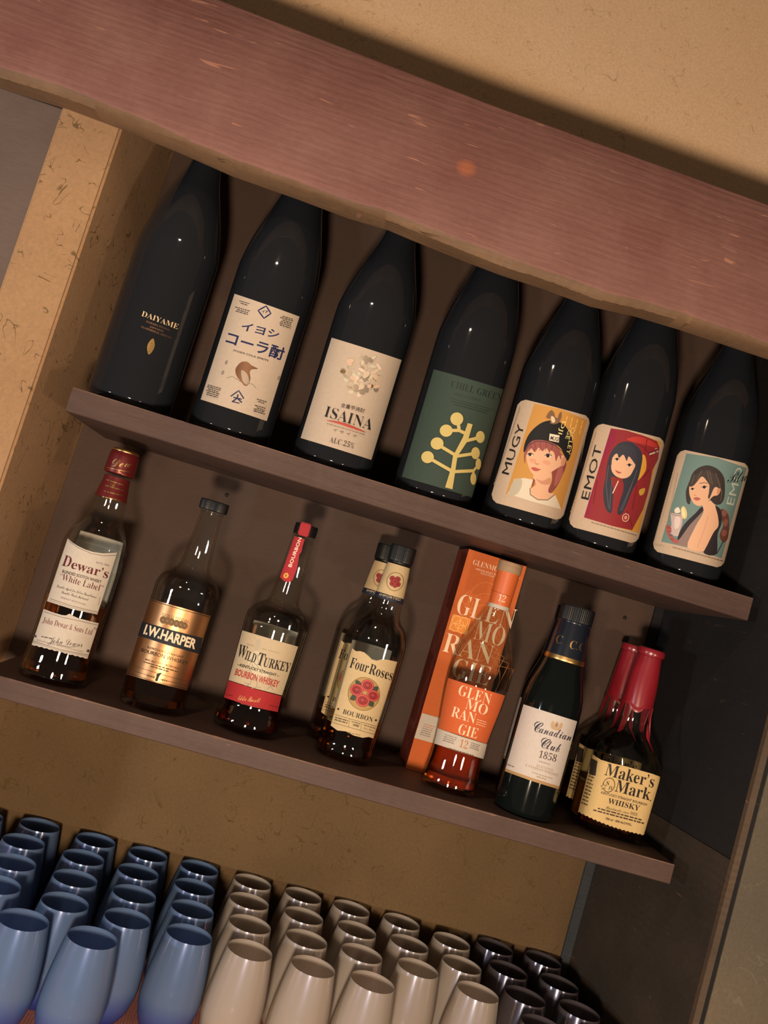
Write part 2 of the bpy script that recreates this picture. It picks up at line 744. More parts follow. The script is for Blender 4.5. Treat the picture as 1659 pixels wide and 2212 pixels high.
        a0, a1 = min(v.co.x for v in bm.verts) * 100, max(v.co.x for v in bm.verts) * 100
        for k in range(math.floor(a0 / FA), math.ceil(a1 / FA) + 1):
            cut((k * FA / 100, 0, 0), (1, 0, 0))
        z0, z1 = min(v.co.y for v in bm.verts) / 10, max(v.co.y for v in bm.verts) / 10
        if max(abs(interp(tab, z0 + (z1 - z0) * i / 8) - interp(tab, z0)) for i in range(9)) > 1e-4:
            for k in range(math.floor(z0 / FZ), math.ceil(z1 / FZ) + 1):
                cut((0, k * FZ * 10, 0), (0, 1, 0))

        def node(a, z):
            p = math.radians(a)
            r = rad(p, z)
            return Vector((r * math.sin(p), -r * math.cos(p), z))

        nrm = []
        for v in bm.verts:
            a, z, l = v.co.x * 100, v.co.y / 10, round(v.co.z * 1000)
            k = math.floor(a / FA + 1e-6)
            t = a / FA - k
            kz = math.floor(z / FZ + 1e-6)
            tz = z / FZ - kz
            A = node(k * FA, kz * FZ).lerp(node((k + 1) * FA, kz * FZ), t)
            B = node(k * FA, (kz + 1) * FZ).lerp(node((k + 1) * FA, (kz + 1) * FZ), t)
            P_ = A.lerp(B, tz)
            e1 = node(a + 2, z) - node(a - 2, z)
            e2 = node(a, z + .002) - node(a, z - .002)
            n = e1.cross(e2).normalized()
            nrm.append(n)
            v.co = P_ + n * (off + l * 2e-5)
        return s._finish(name, bm, parent, nrm)

    def flat(s, name, parent, o, ex, ez, off=.0002):
        """artwork on a flat panel: o = bottom left corner, ex / ez its sides"""
        o, ex, ez = Vector(o), Vector(ex), Vector(ez)
        n = ex.cross(ez).normalized()
        bm = bmesh.new()
        nrm = []
        for li, (vs, fs, mi) in enumerate(s.items):
            bv = []
            for x, y in vs:
                u, v = s.uv(x, y)
                bv.append(bm.verts.new(o + ex * u + ez * v + n * (off + li * 2e-5)))
                nrm.append(n)
            for f in fs:
                if len(set(f)) > 2:
                    try:
                        bm.faces.new([bv[i] for i in f]).material_index = mi
                    except ValueError:
                        pass
        return s._finish(name, bm, parent, nrm)

    def _finish(s, name, bm, parent, nrm):
        bm.verts.index_update()
        bm.normal_update()
        fl = [f for f in bm.faces if f.normal.dot(nrm[f.verts[0].index]) < 0]
        if fl:
            bmesh.ops.reverse_faces(bm, faces=fl)
        me = bpy.data.meshes.new(name)
        bm.to_mesh(me)
        bm.free()
        for m in s.mats:
            me.materials.append(m)
        me.shade_smooth()
        me.normals_split_custom_set_from_vertices(nrm)
        return link(name, me, parent)


# ------------------------------------------------------------------ the setting
BY = .2232                                   # back wall
ZU, ZU0 = .3235, .2957                       # upper shelf
TZ = -.3097                                  # counter top the tumblers stand on

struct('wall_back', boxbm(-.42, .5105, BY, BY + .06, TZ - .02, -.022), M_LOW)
o = struct('trim_1', boxbm(-.42, .5105, BY, BY + .06, -.022, .74), M_BOARD)
o['label'] = 'brown wooden back panel of the niche'
struct('wall_upper', boxbm(-1.3, 1.3, .23, .40, .785, 1.75), M_HIGH)
struct('ceiling_niche', boxbm(-1.3, .90, .021, .30, .742, .7775), M_BOARD)
bm = bmesh.new()
prism(bm, [(-.408, .021), (-.3375, .021), (-.3235, BY - .0005), (-.408, BY - .0005)], TZ - .02, .741)
bmesh.ops.bevel(bm, geom=[e for e in bm.edges if abs(e.verts[0].co.z - e.verts[1].co.z) > .1], offset=.003, segments=4, affect='EDGES')
struct('wall_left', bm, M_PILLAR, True)
struct('wall_recess', boxbm(-1.3, -.43, .30, .34, TZ - .02, .741), M_RECESS)
# right side
bm = bmesh.new()
A, B = (.5240, BY), (.5530, -.0560)
C2 = (.565, -.056)
prism(bm, [A, B, C2, (.565, BY)], TZ - .02, .0325)
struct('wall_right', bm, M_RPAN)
bm = bmesh.new()
prism(bm, [(A[0] - .0010, A[1]), (B[0] - .0010, B[1]), C2, (.565, BY)], .0335, .741)
struct('wall_right_upper', bm, M_POST)
struct('trim_2', boxbm(.5106, .5238, BY - .004, BY + .05, TZ - .02, -.0), M_TRIM2)
struct('trim_3', boxbm(.5106, .5238, BY - .004, BY + .05, .0, .741), M_POST)
bm = boxbm(.5515, .5590, -.0640, -.0562, TZ - .25, .741)
struct('trim_4', bm, M_TRIM)
struct('trim_5', boxbm(.5592, .5660, -.0600, -.0562, TZ - .25, .741), M_POST)
struct('wall_front_right', boxbm(.5662, 1.3, -.0615, .05, TZ - .25, .741), M_STONE)


# the big lintel: hewn face, wavering lower arris, raw chamfer
def beam():
    low = [(-1.2, .630), (-.47, .6270), (-.40, .6292), (-.337, .6270), (-.267, .6225), (-.2, .6160), (-.124, .6150), (-.058, .6125), (-.01, .6145),
           (.02, .6120), (.077, .6085), (.134, .6060), (.19, .6065), (.25, .6045), (.306, .6105), (.364, .6125), (.453, .6125), (1.2, .615)]
    top = [(-1.2, .808), (-.265, .7925), (.055, .7830), (.4135, .7800), (1.2, .778)]

    def at(t, x):
        for (xa, za), (xb, zb) in zip(t, t[1:]):
            if xa <= x <= xb:
                return za + (zb - za) * (x - xa) / (xb - xa)
    rnd = random.Random(5)
    bm = bmesh.new()
    rows = []
    n = 420
    j = 0
    for i in range(n + 1):
        x = -.62 + 1.42 * i / n
        zl, zt = at(low, x), at(top, x)
        j = .8 * j + rnd.uniform(-.0009, .0009)
        w = .0070 + .0020 * math.sin(x * 9) + j * .6
        rows.append([bm.verts.new(p) for p in (
            (x, .0205, zt), (x, -.0175, zt), (x, -.020, zt - .003), (x, -.020 + .0012 * math.sin(x * 14 + 1), (zt * .5 + zl * .5)),
            (x, -.020, zl + w + .003), (x, -.0190, zl + w), (x, -.0110 + j * .5, zl + rnd.uniform(-.0004, .0006)), (x, .0205, zl + .0012))])
    for a, b in zip(rows, rows[1:]):
        for k in range(8):
            f = bm.faces.new((a[k], a[(k + 1) % 8], b[(k + 1) % 8], b[k]))
            f.material_index = 1 if k in (5, 6) else 0
    bm.faces.new(rows[0][::-1])
    bm.faces.new(rows[-1])
    # splinters hanging from the arris
    for x, z, l in ((.045, .6115, .022), (-.205, .6165, .012)):
        v = [bm.verts.new(p) for p in ((x, -.017, z), (x + .003, -.017, z + .002), (x - l, -.019, z - .002), (x - l * .4, -.014, z - .001))]
        for q in ((0, 1, 2), (0, 2, 3), (1, 3, 2), (0, 3, 1)):
            f = bm.faces.new([v[i] for i in q])
            f.material_index = 1
    bmesh.ops.recalc_face_normals(bm, faces=bm.faces)
    o = struct('beam', bm, [M_BEAM, M_CHAMF], True)
    o['label'] = 'heavy reddish wooden beam across the top of the niche'


beam()


def shelf(name, z0, z1, x0, x1, label, seed):
    """board with rounded, chipped front arris"""
    rnd = random.Random(seed)
    bm = bmesh.new()
    rows = []
    n = 160
    c = 0
    for i in range(n + 1):
        x = x0 + (x1 - x0) * i / n
        c = .7 * c + rnd.uniform(-.0003, .0003)
        k = abs(c) + (.0018 if rnd.random() > .95 else .0008)
        rows.append([bm.verts.new(p) for p in ((x, BY - .0005, z1), (x, k, z1), (x, 0, z1 - k), (x, 0, z0 + .001), (x, .001, z0), (x, BY - .0005, z0))])
    for a, b in zip(rows, rows[1:]):
        for q in range(6):
            f = bm.faces.new((a[q], a[(q + 1) % 6], b[(q + 1) % 6], b[q]))
            f.material_index = 1 if q == 1 else 0
    bm.faces.new(rows[0][::-1])
    bm.faces.new(rows[-1])
    bmesh.ops.recalc_face_normals(bm, faces=bm.faces)
    return tag(obj(name, bm, [M_SHELF, M_WORN]), label, 'shelf')


shelf('shelf_board', ZU0, ZU, -.2915, .5310, 'upper dark brown wooden shelf carrying the tall dark bottles', 1)
shelf('shelf_board', -.0228, 0, -.2915, .5205, 'lower dark brown wooden shelf carrying the whisky bottles', 2)
tag(obj('bar_counter', boxbm(-.60, .5100, -.30, BY - .001, TZ - .045, TZ - .002), M_COUNTER), 'dark wooden counter under the rows of frosted tumblers', 'counter')
bm = boxbm(-.595, .5000, -.295, BY - .004, TZ - .002, TZ)
tag(obj('counter_mat', bm, M_MAT), 'salmon ribbed cloth mat lying under the frosted tumblers', 'mat')

for i, (x, z) in enumerate(((-.114, .270), (.472, .268))):
    bm = loft([(0, 0), (.0028, .0002), (.0022, .0012), (0, .0016)], 14)
    o = obj('nail_head', bm, pbr('dark_iron', hx('241d1a'), .6, metal=.6), None, (x, BY - .0002, z))
    o.rotation_euler = (PI / 2, 0, 0)
    tag(o, ('dark nail head in the back panel right of the red-capped bottle' if i == 0 else 'dark nail head in the back panel above the red wax tops'), 'nail')


# ------------------------------------------------------------------ frosted tumblers
def tumbler_mesh(name, mat):
    out = smooth_profile([(0, .001), (.015, 0, 1), (.0212, .003), (.0285, .014), (.0333, .031), (.0340, .043), (.0326, .063), (.0293, .086), (.0260, .1045), (.0257, .1049, 1)], 4)
    inn = smooth_profile([(.0253, .1049, 1), (.0283, .086), (.0316, .063), (.0329, .043), (.0318, .031), (.0262, .0175), (.016, .0115), (0, .0105)], 4)
    bm = loft([(r * .968, z) for r, z in out + inn], 48)
    me = bpy.data.meshes.new(name)
    bmesh.ops.recalc_face_normals(bm, faces=bm.faces)
    bm.to_mesh(me)
    bm.free()
    me.materials.append(mat)
    me.shade_smooth()
    me.set_sharp_from_angle(angle=math.radians(50))
    return me


ROWY = [.1880, .1198, .0516, -.0166]
ROWN = ['back row', 'second row from the wall', 'third row from the wall', 'front full row']
ORD = ['first', 'second', 'third', 'fourth', 'fifth', 'sixth']
cols = {'blue': [[-.2103, -.2112, -.2029, -.2000], [-.1374, -.1381, -.1322, -.1270], [-.0685, -.0705, -.0637, -.0593], [-.0007, 0, .0045, .0082]],
        'white': [[.0706, .0688, .0725, .0753], [.1392, .1385, .1405, .1463], [.2050, .2070, .2074, .2139], [.2745, .2755, .2765]],
        'smoke': [[.4055, .4065, .4100, .4120], [.4740, .4752, .4790, .4810]]}
TM = {'blue': tumbler_mesh('blue_tumbler', M_BLUE), 'white': tumbler_mesh('white_tumbler', M_WHITE), 'smoke': tumbler_mesh('smoke_tumbler', M_SMOKE)}
WORD = {'blue': 'blue frosted stemless glass', 'white': 'white frosted stemless glass', 'smoke': 'smoky grey frosted stemless glass'}


def tumbler(kind, x, y, label):
    o = link('frosted_tumbler', TM[kind], None, (x, y, TZ + .0001))
    o.rotation_euler.z = (x * 97 + y * 31) % 6
    tag(o, label, 'glass', {'blue': 'blue frosted tumblers', 'white': 'white frosted tumblers', 'smoke': 'smoky frosted tumblers'}[kind])


for kind, cc in cols.items():
    for ci, xs in enumerate(cc):
        for ri, x in enumerate(xs):
            tumbler(kind, x, ROWY[ri], '%s, %s, %s %s column from the left' % (WORD[kind], ROWN[ri], ORD[ci + (1 if kind == 'blue' else 0)], kind))
tumbler('blue', -.2777, .1694, 'blue frosted stemless glass at the far left, barely in view behind the others')
tumbler('blue', -.1530, -.0805, 'blue frosted stemless glass standing foremost at the left')
tumbler('blue', -.0835, -.0808, 'blue frosted stemless glass standing foremost, second from the left')
for ri, (x, y) in enumerate(((.3402, .1660), (.3400, .0972), (.3455, .0285))):
    tumbler('white', x, y, 'white frosted stemless glass beside the smoky ones, %s' % ('nearest the wall', 'middle of three', 'nearest the viewer')[ri])


# ------------------------------------------------------------------ tall shochu bottles on the upper shelf
RB = .0495
BOT_A = [(0, .004), (.0400, .0005), (.0455, .002), (.0482, .008), (RB, .020), (RB, .10), (RB, .190), (.0478, .212), (.0405, .243), (.0310, .272), (.0215, .302), (.0158, .332), (.0145, .36), (.0145, .384), (.0165, .387), (.0165, .394), (0, .394)]
BOT_B = [(0, .004), (.0400, .0005), (.0455, .002), (.0482, .008), (RB, .020), (RB, .10), (RB, .196), (.0485, .220), (.0435, .250), (.0355, .280), (.0272, .310), (.0215, .338), (.0180, .365), (.0165, .384), (.0175, .387), (.0175, .394), (0, .394)]
PAPER = paper('label_paper', hx('bdac9a'))
GREENP = paper('green_label_paper', hx('394840'))


def tall(X, label, prof):
    t = thing('shochu_bottle', label, 'bottle', (X, .075, ZU + .0001), 'tall dark shochu bottles')
    pr = smooth_profile(prof, 6)
    obj('glass_body', loft(pr, 96), DARKG, t, smooth=True)
    cap = smooth_profile([(.0185, .380, 1), (.0190, .396), (.0178, .402, 1), (0, .4025)], 3)
    obj('cap', loft(cap, 48), BLACKP, t, smooth=True)
    return t, (X, .075, ZU), [(r, z) for r, z in pr]


NAVY = '20264f'
BLK = '1d1a1a'
# 1 black bottle with gold print
t, base, tab = tall(-.2445, 'dark bottle with small gold lettering and leaf mark, leftmost on the upper shelf', BOT_A)
a = Art((880, 1520), (1145, 1598), (791, 1820), (1056, 1898))
a.T('DAIYAME', 895, 1577, 1130, 1648, 33, 'serift', 'd9bd94')
a.T('HAMADA SYUZOU', 925, 1614, 1080, 1662, 11, 'serif', COPPER)
a.T('JAPANESE', 950, 1646, 1038, 1672, 11, 'serif', COPPER)
a.T('TRADITIONAL SHOCHU', 892, 1650, 1095, 1712, 12, 'serif', COPPER)
a.P([(975, 1715), (986, 1755), (975, 1792), (948, 1818), (938, 1775), (948, 1742)], GOLDF, True)
for i, k in enumerate('だいやめ'):
    a.T(k, 958 - i * 5, 1752 + i * 17, 971 - i * 5, 1755 + i * 17, 12, 'cjk', '4a3520')
a.wrap('printed_lettering', t, base, tab, (-14.8, 43.3), (.3808 - ZU, .4383 - ZU))

# 2 cola spirits
t, base, tab = tall(-.1215, 'dark bottle with cream label of navy Japanese lettering and a kingfisher', BOT_B)
a = Art((360, 215), (762, 355), (162, 868), (560, 1000), 4)
a.P([(360, 215), (762, 355), (560, 1000), (162, 868)], PAPER)
a.S([(555, 292), (583, 338), (541, 368), (506, 320)], 9, NAVY, True)
a.T('イP', 524, 334, 562, 338, 22, 'cjkb', NAVY)
a.T('イヨシ', 400, 437, 627, 492, 52, 'cjkb', NAVY)
a.T('コーラ酎', 308, 516, 655, 622, 74, 'cjkb', NAVY)
a.T('IYOSHI COLA SPIRITS', 357, 572, 567, 635, 11, 'bold', BLK)
a.P([(378, 668), (405, 640), (440, 638), (468, 660), (505, 680), (470, 684), (456, 700), (460, 740), (447, 778), (425, 785), (405, 762), (378, 727), (370, 692)], COPPER, True)
a.P([(405, 690), (440, 712), (452, 760), (436, 778), (412, 752)], SILVERF, True)
a.S([(320, 738), (350, 728), (380, 745), (402, 762)], 4, '8b7b6a')
a.S([(440, 765), (470, 775), (495, 800)], 4, '8b7b6a')
for x, y in ((316, 642), (295, 705), (632, 735)):
    a.E(x, y, 8, 14, SILVERF, 20)
a.S([(343, 850), (390, 815), (420, 864)], 7, NAVY)
a.S([(358, 856), (408, 868)], 7, NAVY)
a.S([(386, 838), (380, 862), (350, 884)], 8, NAVY)
a.S([(382, 862), (408, 888)], 8, NAVY)
a.S([(350, 882), (394, 892)], 6, NAVY)
for x, y, w, n in ((388, 262, 66, 2), (362, 300, 95, 3), (640, 352, 80, 6), (200, 782, 90, 6), (490, 868, 62, 2), (478, 906, 72, 4)):
    for i in range(n):
        k = a.rnd.uniform(0, .25) * w
        a.D(x - i * 3.2 + k, y + i * 11 + k * .3, x - i * 3.2 + w - k * .4, y + i * 11 + w * .29, 5, '4a4440')
a.wrap('label', t, base, tab, (-53, 55.2), (.3588 - ZU, .4911 - ZU))

# 3 ISAINA
t, base, tab = tall(.0072, 'dark bottle with cream label, pearly circle of petals above large serif letters', BOT_A)
a = Art((960, 480), (1390, 630), (778, 1105), (1205, 1240), 9)
a.P([(960, 480), (1390, 630), (1205, 1240), (778, 1105)], PAPER)
for i in range(70):
    th, rr = a.rnd.uniform(0, 6.28), math.sqrt(a.rnd.uniform(0.01, 1))
    m = (SILVERF, 'cdb097', 'cbb89f', 'b9a892', 'd9c2b0', 'c4bda6', GOLDF)[a.rnd.choice((0, 0, 2, 3, 4, 5, 1, 0, 6))]
    a.E(1145 + 118 * rr * math.cos(th), 722 + 132 * rr * math.sin(th), a.rnd.uniform(12, 26), a.rnd.uniform(9, 18), m, a.rnd.uniform(0, 180), 10)
a.T('全量芋焼酎', 1018, 915, 1155, 953, 25, 'cjk', '43302a')
a.T('ISAINA', 920, 975, 1195, 1060, 66, 'serift', BLK)
a.P([(935, 1000), (1010, 1009), (1090, 1036), (1165, 1074), (1085, 1049), (1005, 1021)], 'b5483c', True)
a.D(937, 1022, 1160, 1092, 5, '9a8474')
a.T('イ サ イ ナ', 972, 1064, 1110, 1106, 17, 'cjk', '5a443a')
a.T('ALC.25%', 950, 1132, 1090, 1172, 32, 'serift', '4a3a34')
a.wrap('label', t, base, tab, (-62, 63), (.352 - ZU, .4795 - ZU))

# 4 CHILL GREEN
t, base, tab = tall(.1365, 'dark bottle with dark green label and a yellow branching tree figure', BOT_B)
a = Art((350, 200), (885, 370), (110, 1045), (650, 1210), 3)
a.P([(350, 200), (885, 370), (650, 1210), (110, 1045)], GREENP)
a.T('CHILL GREEN', 478, 345, 865, 462, 52, 'serift', '1c2523')
a.T('SPICY & CITRUS', 500, 412, 700, 466, 24, 'serift', '222d29')
for i in range(3):
    a.D(470 + i * 18, 435 + i * 26, 800 - i * 25, 530 + i * 14, 4, '222d29')
YL = 'c6b26e'
for p in ([(585, 712), (542, 690), (536, 640)], [(545, 690), (455, 690)], [(585, 772), (690, 745)], [(525, 890), (385, 800)], [(525, 890), (660, 868)], [(480, 1002), (320, 905)], [(495, 1010), (650, 1002)]):
    a.S(p, 25, YL)
a.S([(650, 1000), (680, 962)], 18, YL)
a.S([(648, 1002), (648, 1050)], 18, YL)
a.P([(605, 632), (641, 642), (607, 765), (528, 892), (491, 1146), (437, 1131), (480, 985), (495, 890), (570, 740)], YL)
for c in ((525, 600, 47, 51), (447, 692, 47, 48), (380, 792, 47, 48), (310, 898, 46, 47), (698, 740, 34, 47), (662, 866, 33, 47), (685, 950, 22, 44), (647, 1064, 23, 47)):
    a.E(*c, YL, 0, 24)
a.wrap('label', t, base, tab, (-62, 67), (.3446 - ZU, .4829 - ZU))


# 5-7 illustrated labels
def rounded(q, r):
    tl, tr, bl, br = q
    pts = []
    for c, p, n in ((tl, bl, tr), (tr, tl, br), (br, tr, bl), (bl, br, tl)):
        def toward(b):
            l = math.hypot(b[0] - c[0], b[1] - c[1])
            return (c[0] + (b[0] - c[0]) * r / l, c[1] + (b[1] - c[1]) * r / l)
        A_, B_ = toward(p), toward(n)
        pts += [A_, (A_[0] * .36 + B_[0] * .36 + c[0] * .28, A_[1] * .36 + B_[1] * .36 + c[1] * .28), B_]
    return pts


PAPER2 = paper('cream_label_paper', hx('c4ae97'))
SK, SKD = 'e0b08e', 'c98f72'
t, base, tab = tall(.252, 'dark bottle with illustrated label of a person in a black knit cap on yellow', BOT_A)
q = ((1010, 425), (1590, 600), (800, 1235), (1350, 1400))
a = Art(*q, 5)
a.P(rounded(q, 55), PAPER2)
a.P([(1130, 475), (1340, 528), (1550, 622), (1450, 960), (1345, 1312), (1130, 1246), (925, 1180), (1028, 828)], 'c69048')
a.P([(985, 1068), (1060, 1060), (1130, 1075), (1105, 1140), (1108, 1190), (1160, 1228), (1235, 1232), (1292, 1190), (1318, 1250), (1340, 1308), (1130, 1246), (938, 1182)], 'd9cdb8')
a.P([(985, 1075), (1040, 1068), (1040, 1130), (1000, 1190), (945, 1180)], 'b9b09c', True)
a.P([(1290, 850), (1345, 880), (1375, 920), (1380, 975), (1350, 1045), (1318, 1110), (1280, 1165), (1238, 1190), (1228, 1175), (1268, 1090), (1270, 1000)], '8a4a44', True)
a.P([(1340, 960), (1350, 1040), (1290, 1130), (1300, 1040)], 'a8625a', True)
a.P([(1130, 1040), (1150, 1110), (1108, 1145), (1106, 1188), (1160, 1226), (1235, 1230), (1290, 1190), (1240, 1170), (1262, 1085), (1255, 1020)], SK, True)
a.P([(1150, 1070), (1200, 1085), (1255, 1060), (1250, 1110), (1190, 1110)], SKD, True)
a.S([(1104, 1140), (1106, 1190), (1160, 1229), (1235, 1233), (1292, 1190)], 5, '4a3a30')
a.P([(1088, 800), (1072, 850), (1075, 890), (1086, 950), (1112, 1015), (1160, 1058), (1212, 1060), (1262, 1020), (1318, 985), (1350, 962), (1372, 930), (1362, 895), (1330, 880), (1300, 820), (1240, 775), (1150, 765)], SK, True)
a.E(1357, 938, 17, 38, SKD, 12)
a.P([(1080, 800), (1110, 765), (1180, 755), (1262, 778), (1312, 820), (1340, 880), (1338, 925), (1322, 890), (1300, 935), (1288, 872), (1262, 850), (1250, 868), (1228, 830), (1196, 855), (1170, 825), (1140, 860), (1112, 830), (1090, 852), (1072, 890), (1066, 950), (1057, 905), (1062, 850)], '9a5650', True)
for x in (1105, 1140, 1180, 1225, 1270):
    a.S([(x, 785), (x + 4, 820), (x - 6, 850)], 4, '6f3836')
a.P([(1128, 1066), (1142, 1078), (1132, 1120), (1114, 1142)], '8a4a44')
a.P([(1057, 860), (1060, 800), (1092, 722), (1150, 658), (1215, 622), (1290, 618), (1360, 650), (1408, 720), (1430, 790), (1422, 865), (1392, 935), (1372, 905), (1345, 845), (1300, 805), (1220, 772), (1140, 766), (1095, 792)], '1b1a1d', True)
a.S([(1062, 855), (1100, 800), (1150, 775), (1225, 782), (1300, 815), (1350, 860), (1385, 925)], 5, '34323a')
a.P([(1253, 718), (1328, 735), (1322, 790), (1248, 772)], 'e8dcc4')
a.T('MUGI', 1256, 766, 1318, 782, 32, 'bold', BLK)
rr = (a.r[0], a.r[1])
a.T('DJI', 1352, 622, 1318, 720, 30, 'sans', 'e6d58a', rr)
a.T('GE', 1396, 690, 1372, 760, 26, 'sans', 'e6d58a', rr)
a.T('OCLEY', 1420, 670, 1380, 880, 30, 'sans', 'e6d58a', rr)
for i in range(4):
    a.D(1385 + i * 40, 585 + i * 12, 1365 + i * 38, 660 + i * 22, 9, 'e8b860', rr)
a.P([(1225, 585), (1250, 545), (1270, 537), (1288, 562), (1292, 585), (1312, 600), (1325, 565), (1343, 552), (1342, 592), (1325, 632), (1290, 646), (1255, 636), (1266, 605), (1240, 600)], '7a5c44', True)
a.P([(1262, 585), (1285, 590), (1295, 625), (1270, 632)], 'd8c4a4', True)
for ex, ey, rx, ry in ((1104, 880, 23, 10), (1238, 892, 26, 12)):
    a.E(ex, ey, rx, ry, 'efe2d2', 14)
    a.E(ex, ey, rx * .55, ry * 1.05, '2a1a16', 14)
    a.S([(ex - rx, ey), (ex - rx * .3, ey - ry * 1.2), (ex + rx * .5, ey - ry * 1.1), (ex + rx * 1.05, ey + 2)], 5, '2a1a16')
a.S([(1142, 950), (1158, 957), (1172, 952)], 4, 'a5664e')
a.P([(1112, 985), (1140, 980), (1165, 992), (1184, 995), (1155, 1010), (1130, 1004)], 'b4574a', True)
a.E(1125, 930, 26, 14, 'dd9d80', 14)
a.E(1225, 945, 28, 14, 'dd9d80', 14)
a.V('MUGY', 945, 1036, 1062, 646, 56, 'sans', BLK)
a.D(838, 1110, 1028, 490, 7, 'a08c78', (-a.r[0], -a.r[1]))
a.D(1440, 1180, 1535, 720, 5, 'b09a80', (-a.r[0], -a.r[1]))
a.wrap('label', t, base, tab, (-70, 72), (.3493 - ZU, .484 - ZU))

t, base, tab = tall(.3515, 'dark bottle with illustrated label of a long-haired person in a red jacket', BOT_B)
q = ((320, 255), (878, 405), (95, 1065), (645, 1225))
a = Art(*q, 6)
a.P(rounded(q, 55), PAPER2)
RED = '8e2a30'
a.P([(438, 308), (640, 352), (835, 425), (745, 780), (655, 1135), (440, 1075), (228, 1005), (333, 656)], 'cf9638')
a.P([(438, 308), (560, 328), (700, 375), (800, 418), (822, 470), (812, 560), (765, 645), (748, 740), (728, 830), (690, 950), (600, 1112), (440, 1075), (228, 1005), (333, 656)], RED)
a.P([(438, 310), (475, 318), (470, 420), (405, 520), (345, 640), (300, 800), (270, 980), (228, 1003), (333, 656)], '8e2040')
a.P([(690, 520), (712, 560), (708, 650), (640, 728), (650, 640), (668, 570)], 'd9a040', True)
a.P([(560, 400), (660, 380), (780, 430), (800, 470), (690, 440)], 'b93a34', True)
for p in ([(640, 440), (700, 470), (760, 540)], [(720, 400), (700, 520)], [(330, 720), (300, 900)], [(560, 960), (600, 1080)], [(640, 760), (600, 950)], [(690, 700), (740, 640)]):
    a.S(p, 6, '6f1a22')
a.P([(475, 452), (520, 422), (590, 420), (650, 462), (682, 530), (672, 620), (642, 730), (602, 800), (562, 900), (520, 982), (485, 980), (500, 900), (532, 800), (525, 722), (440, 700), (456, 800), (450, 890), (440, 970), (408, 960), (385, 900), (378, 800), (396, 700), (408, 600), (430, 520)], '34343f', True)
for p in ([(420, 600), (400, 760), (420, 940)], [(445, 720), (432, 860), (428, 950)], [(640, 640), (590, 780), (520, 960)], [(620, 700), (560, 840), (505, 960)]):
    a.S(p, 5, '5a5866')
a.P([(452, 530), (440, 600), (447, 652), (480, 690), (530, 707), (580, 690), (612, 640), (626, 600), (602, 545), (540, 510), (490, 510)], SK, True)
a.P([(475, 452), (530, 440), (590, 450), (635, 510), (632, 600), (600, 560), (575, 535), (560, 570), (535, 520), (500, 545), (485, 505), (450, 545), (442, 600), (432, 560), (440, 500)], '383843', True)
for ex, ey, rx, ry in ((485, 556, 20, 9), (580, 604, 21, 10)):
    a.E(ex, ey, rx, ry, 'efe2d2', 20)
    a.E(ex, ey, rx * .55, ry, '2a1a16', 20)
    a.S([(ex - rx, ey - 2), (ex, ey - ry * 1.3), (ex + rx, ey + 2)], 5, '2a1a16')
a.P([(472, 640), (497, 652), (520, 660), (498, 668), (480, 656)], 'b4574a', True)
a.P([(440, 690), (480, 700), (530, 712), (500, 740), (455, 730)], '8a2a24', True)
a.S([(495, 725), (450, 822)], 8, 'e2c9a8')
a.ring(548, 1012, 27, 33, 6, 'e0b8a0')
a.E(548, 1012, 12, 16, 'd98a78')
a.P([(655, 800), (700, 785), (690, 830), (660, 840)], 'c8a040', True)
a.S([(730, 520), (812, 495)], 20, '54283a')
a.D(735, 527, 808, 503, 13, 'd8b8a8', (.05, -1))
a.D(780, 480, 800, 478, 6, 'd8b8a8', (.05, -1))
a.V('EMOT', 264, 872, 372, 452, 60, 'sans', BLK)
a.D(285, 1048, 640, 1160, 7, '8a7664')
a.D(130, 965, 328, 330, 7, 'b09a80', (-a.r[0], -a.r[1]))
a.wrap('label', t, base, tab, (-66.5, 70), (.349 - ZU, .485 - ZU))

t, base, tab = tall(.466, 'dark bottle with illustrated label of a short-haired person on teal, rightmost on the upper shelf', BOT_A)
q = ((965, 455), (1565, 615), (748, 1255), (1332, 1418))
a = Art(*q, 7)
a.P(rounded(q, 55), PAPER2)
a.P([(1030, 497), (1290, 548), (1530, 640), (1425, 985), (1320, 1337), (1070, 1250), (830, 1190), (930, 840)], '6f8a86')
a.T('EMO', 1418, 930, 1500, 640, 62, 'sans', 'b9beb0', (-a.r[0], -a.r[1]))
a.T('Blu', 1362, 752, 1525, 742, 88, 'scriptt', BLK)
a.P([(1320, 950), (1370, 990), (1382, 1060), (1372, 1180), (1332, 1212), (1300, 1160), (1330, 1080), (1308, 1000)], '6a4038', True)
for c in ((1340, 985, 22, 26), (1352, 1060, 20, 30), (1340, 1140, 22, 26)):
    a.E(*c, '8a5a4c')
a.S([(1330, 1205), (1300, 1260), (1275, 1300)], 7, '2a2224')
a.P([(1258, 925), (1312, 960), (1318, 1060), (1285, 1150), (1272, 1302), (1165, 1278), (1250, 1130), (1292, 1080), (1285, 1000)], '30292e', True)
a.P([(1165, 932), (1205, 925), (1150, 1000), (1090, 1110), (1045, 1232), (965, 1212), (985, 1130), (1050, 1050)], '8c7670', True)
a.P([(1150, 935), (1110, 975), (1020, 1058), (968, 1150), (975, 1180), (1060, 1070), (1120, 1010), (1190, 935)], '2c262e', True)
a.P([(1168, 905), (1250, 885), (1268, 935), (1288, 1010), (1290, 1085), (1250, 1135), (1185, 1255), (1155, 1278), (1042, 1238), (1105, 1085), (1170, 975)], SK, True)
a.S([(1210, 1000), (1180, 1100), (1120, 1250)], 4, SKD)
a.P([(1060, 720), (1090, 652), (1150, 612), (1220, 606), (1290, 640), (1336, 700), (1346, 780), (1338, 870), (1310, 912), (1268, 915), (1230, 880), (1180, 790), (1100, 780), (1070, 860), (1060, 905), (1036, 885), (1030, 800)], '3a3230', True)
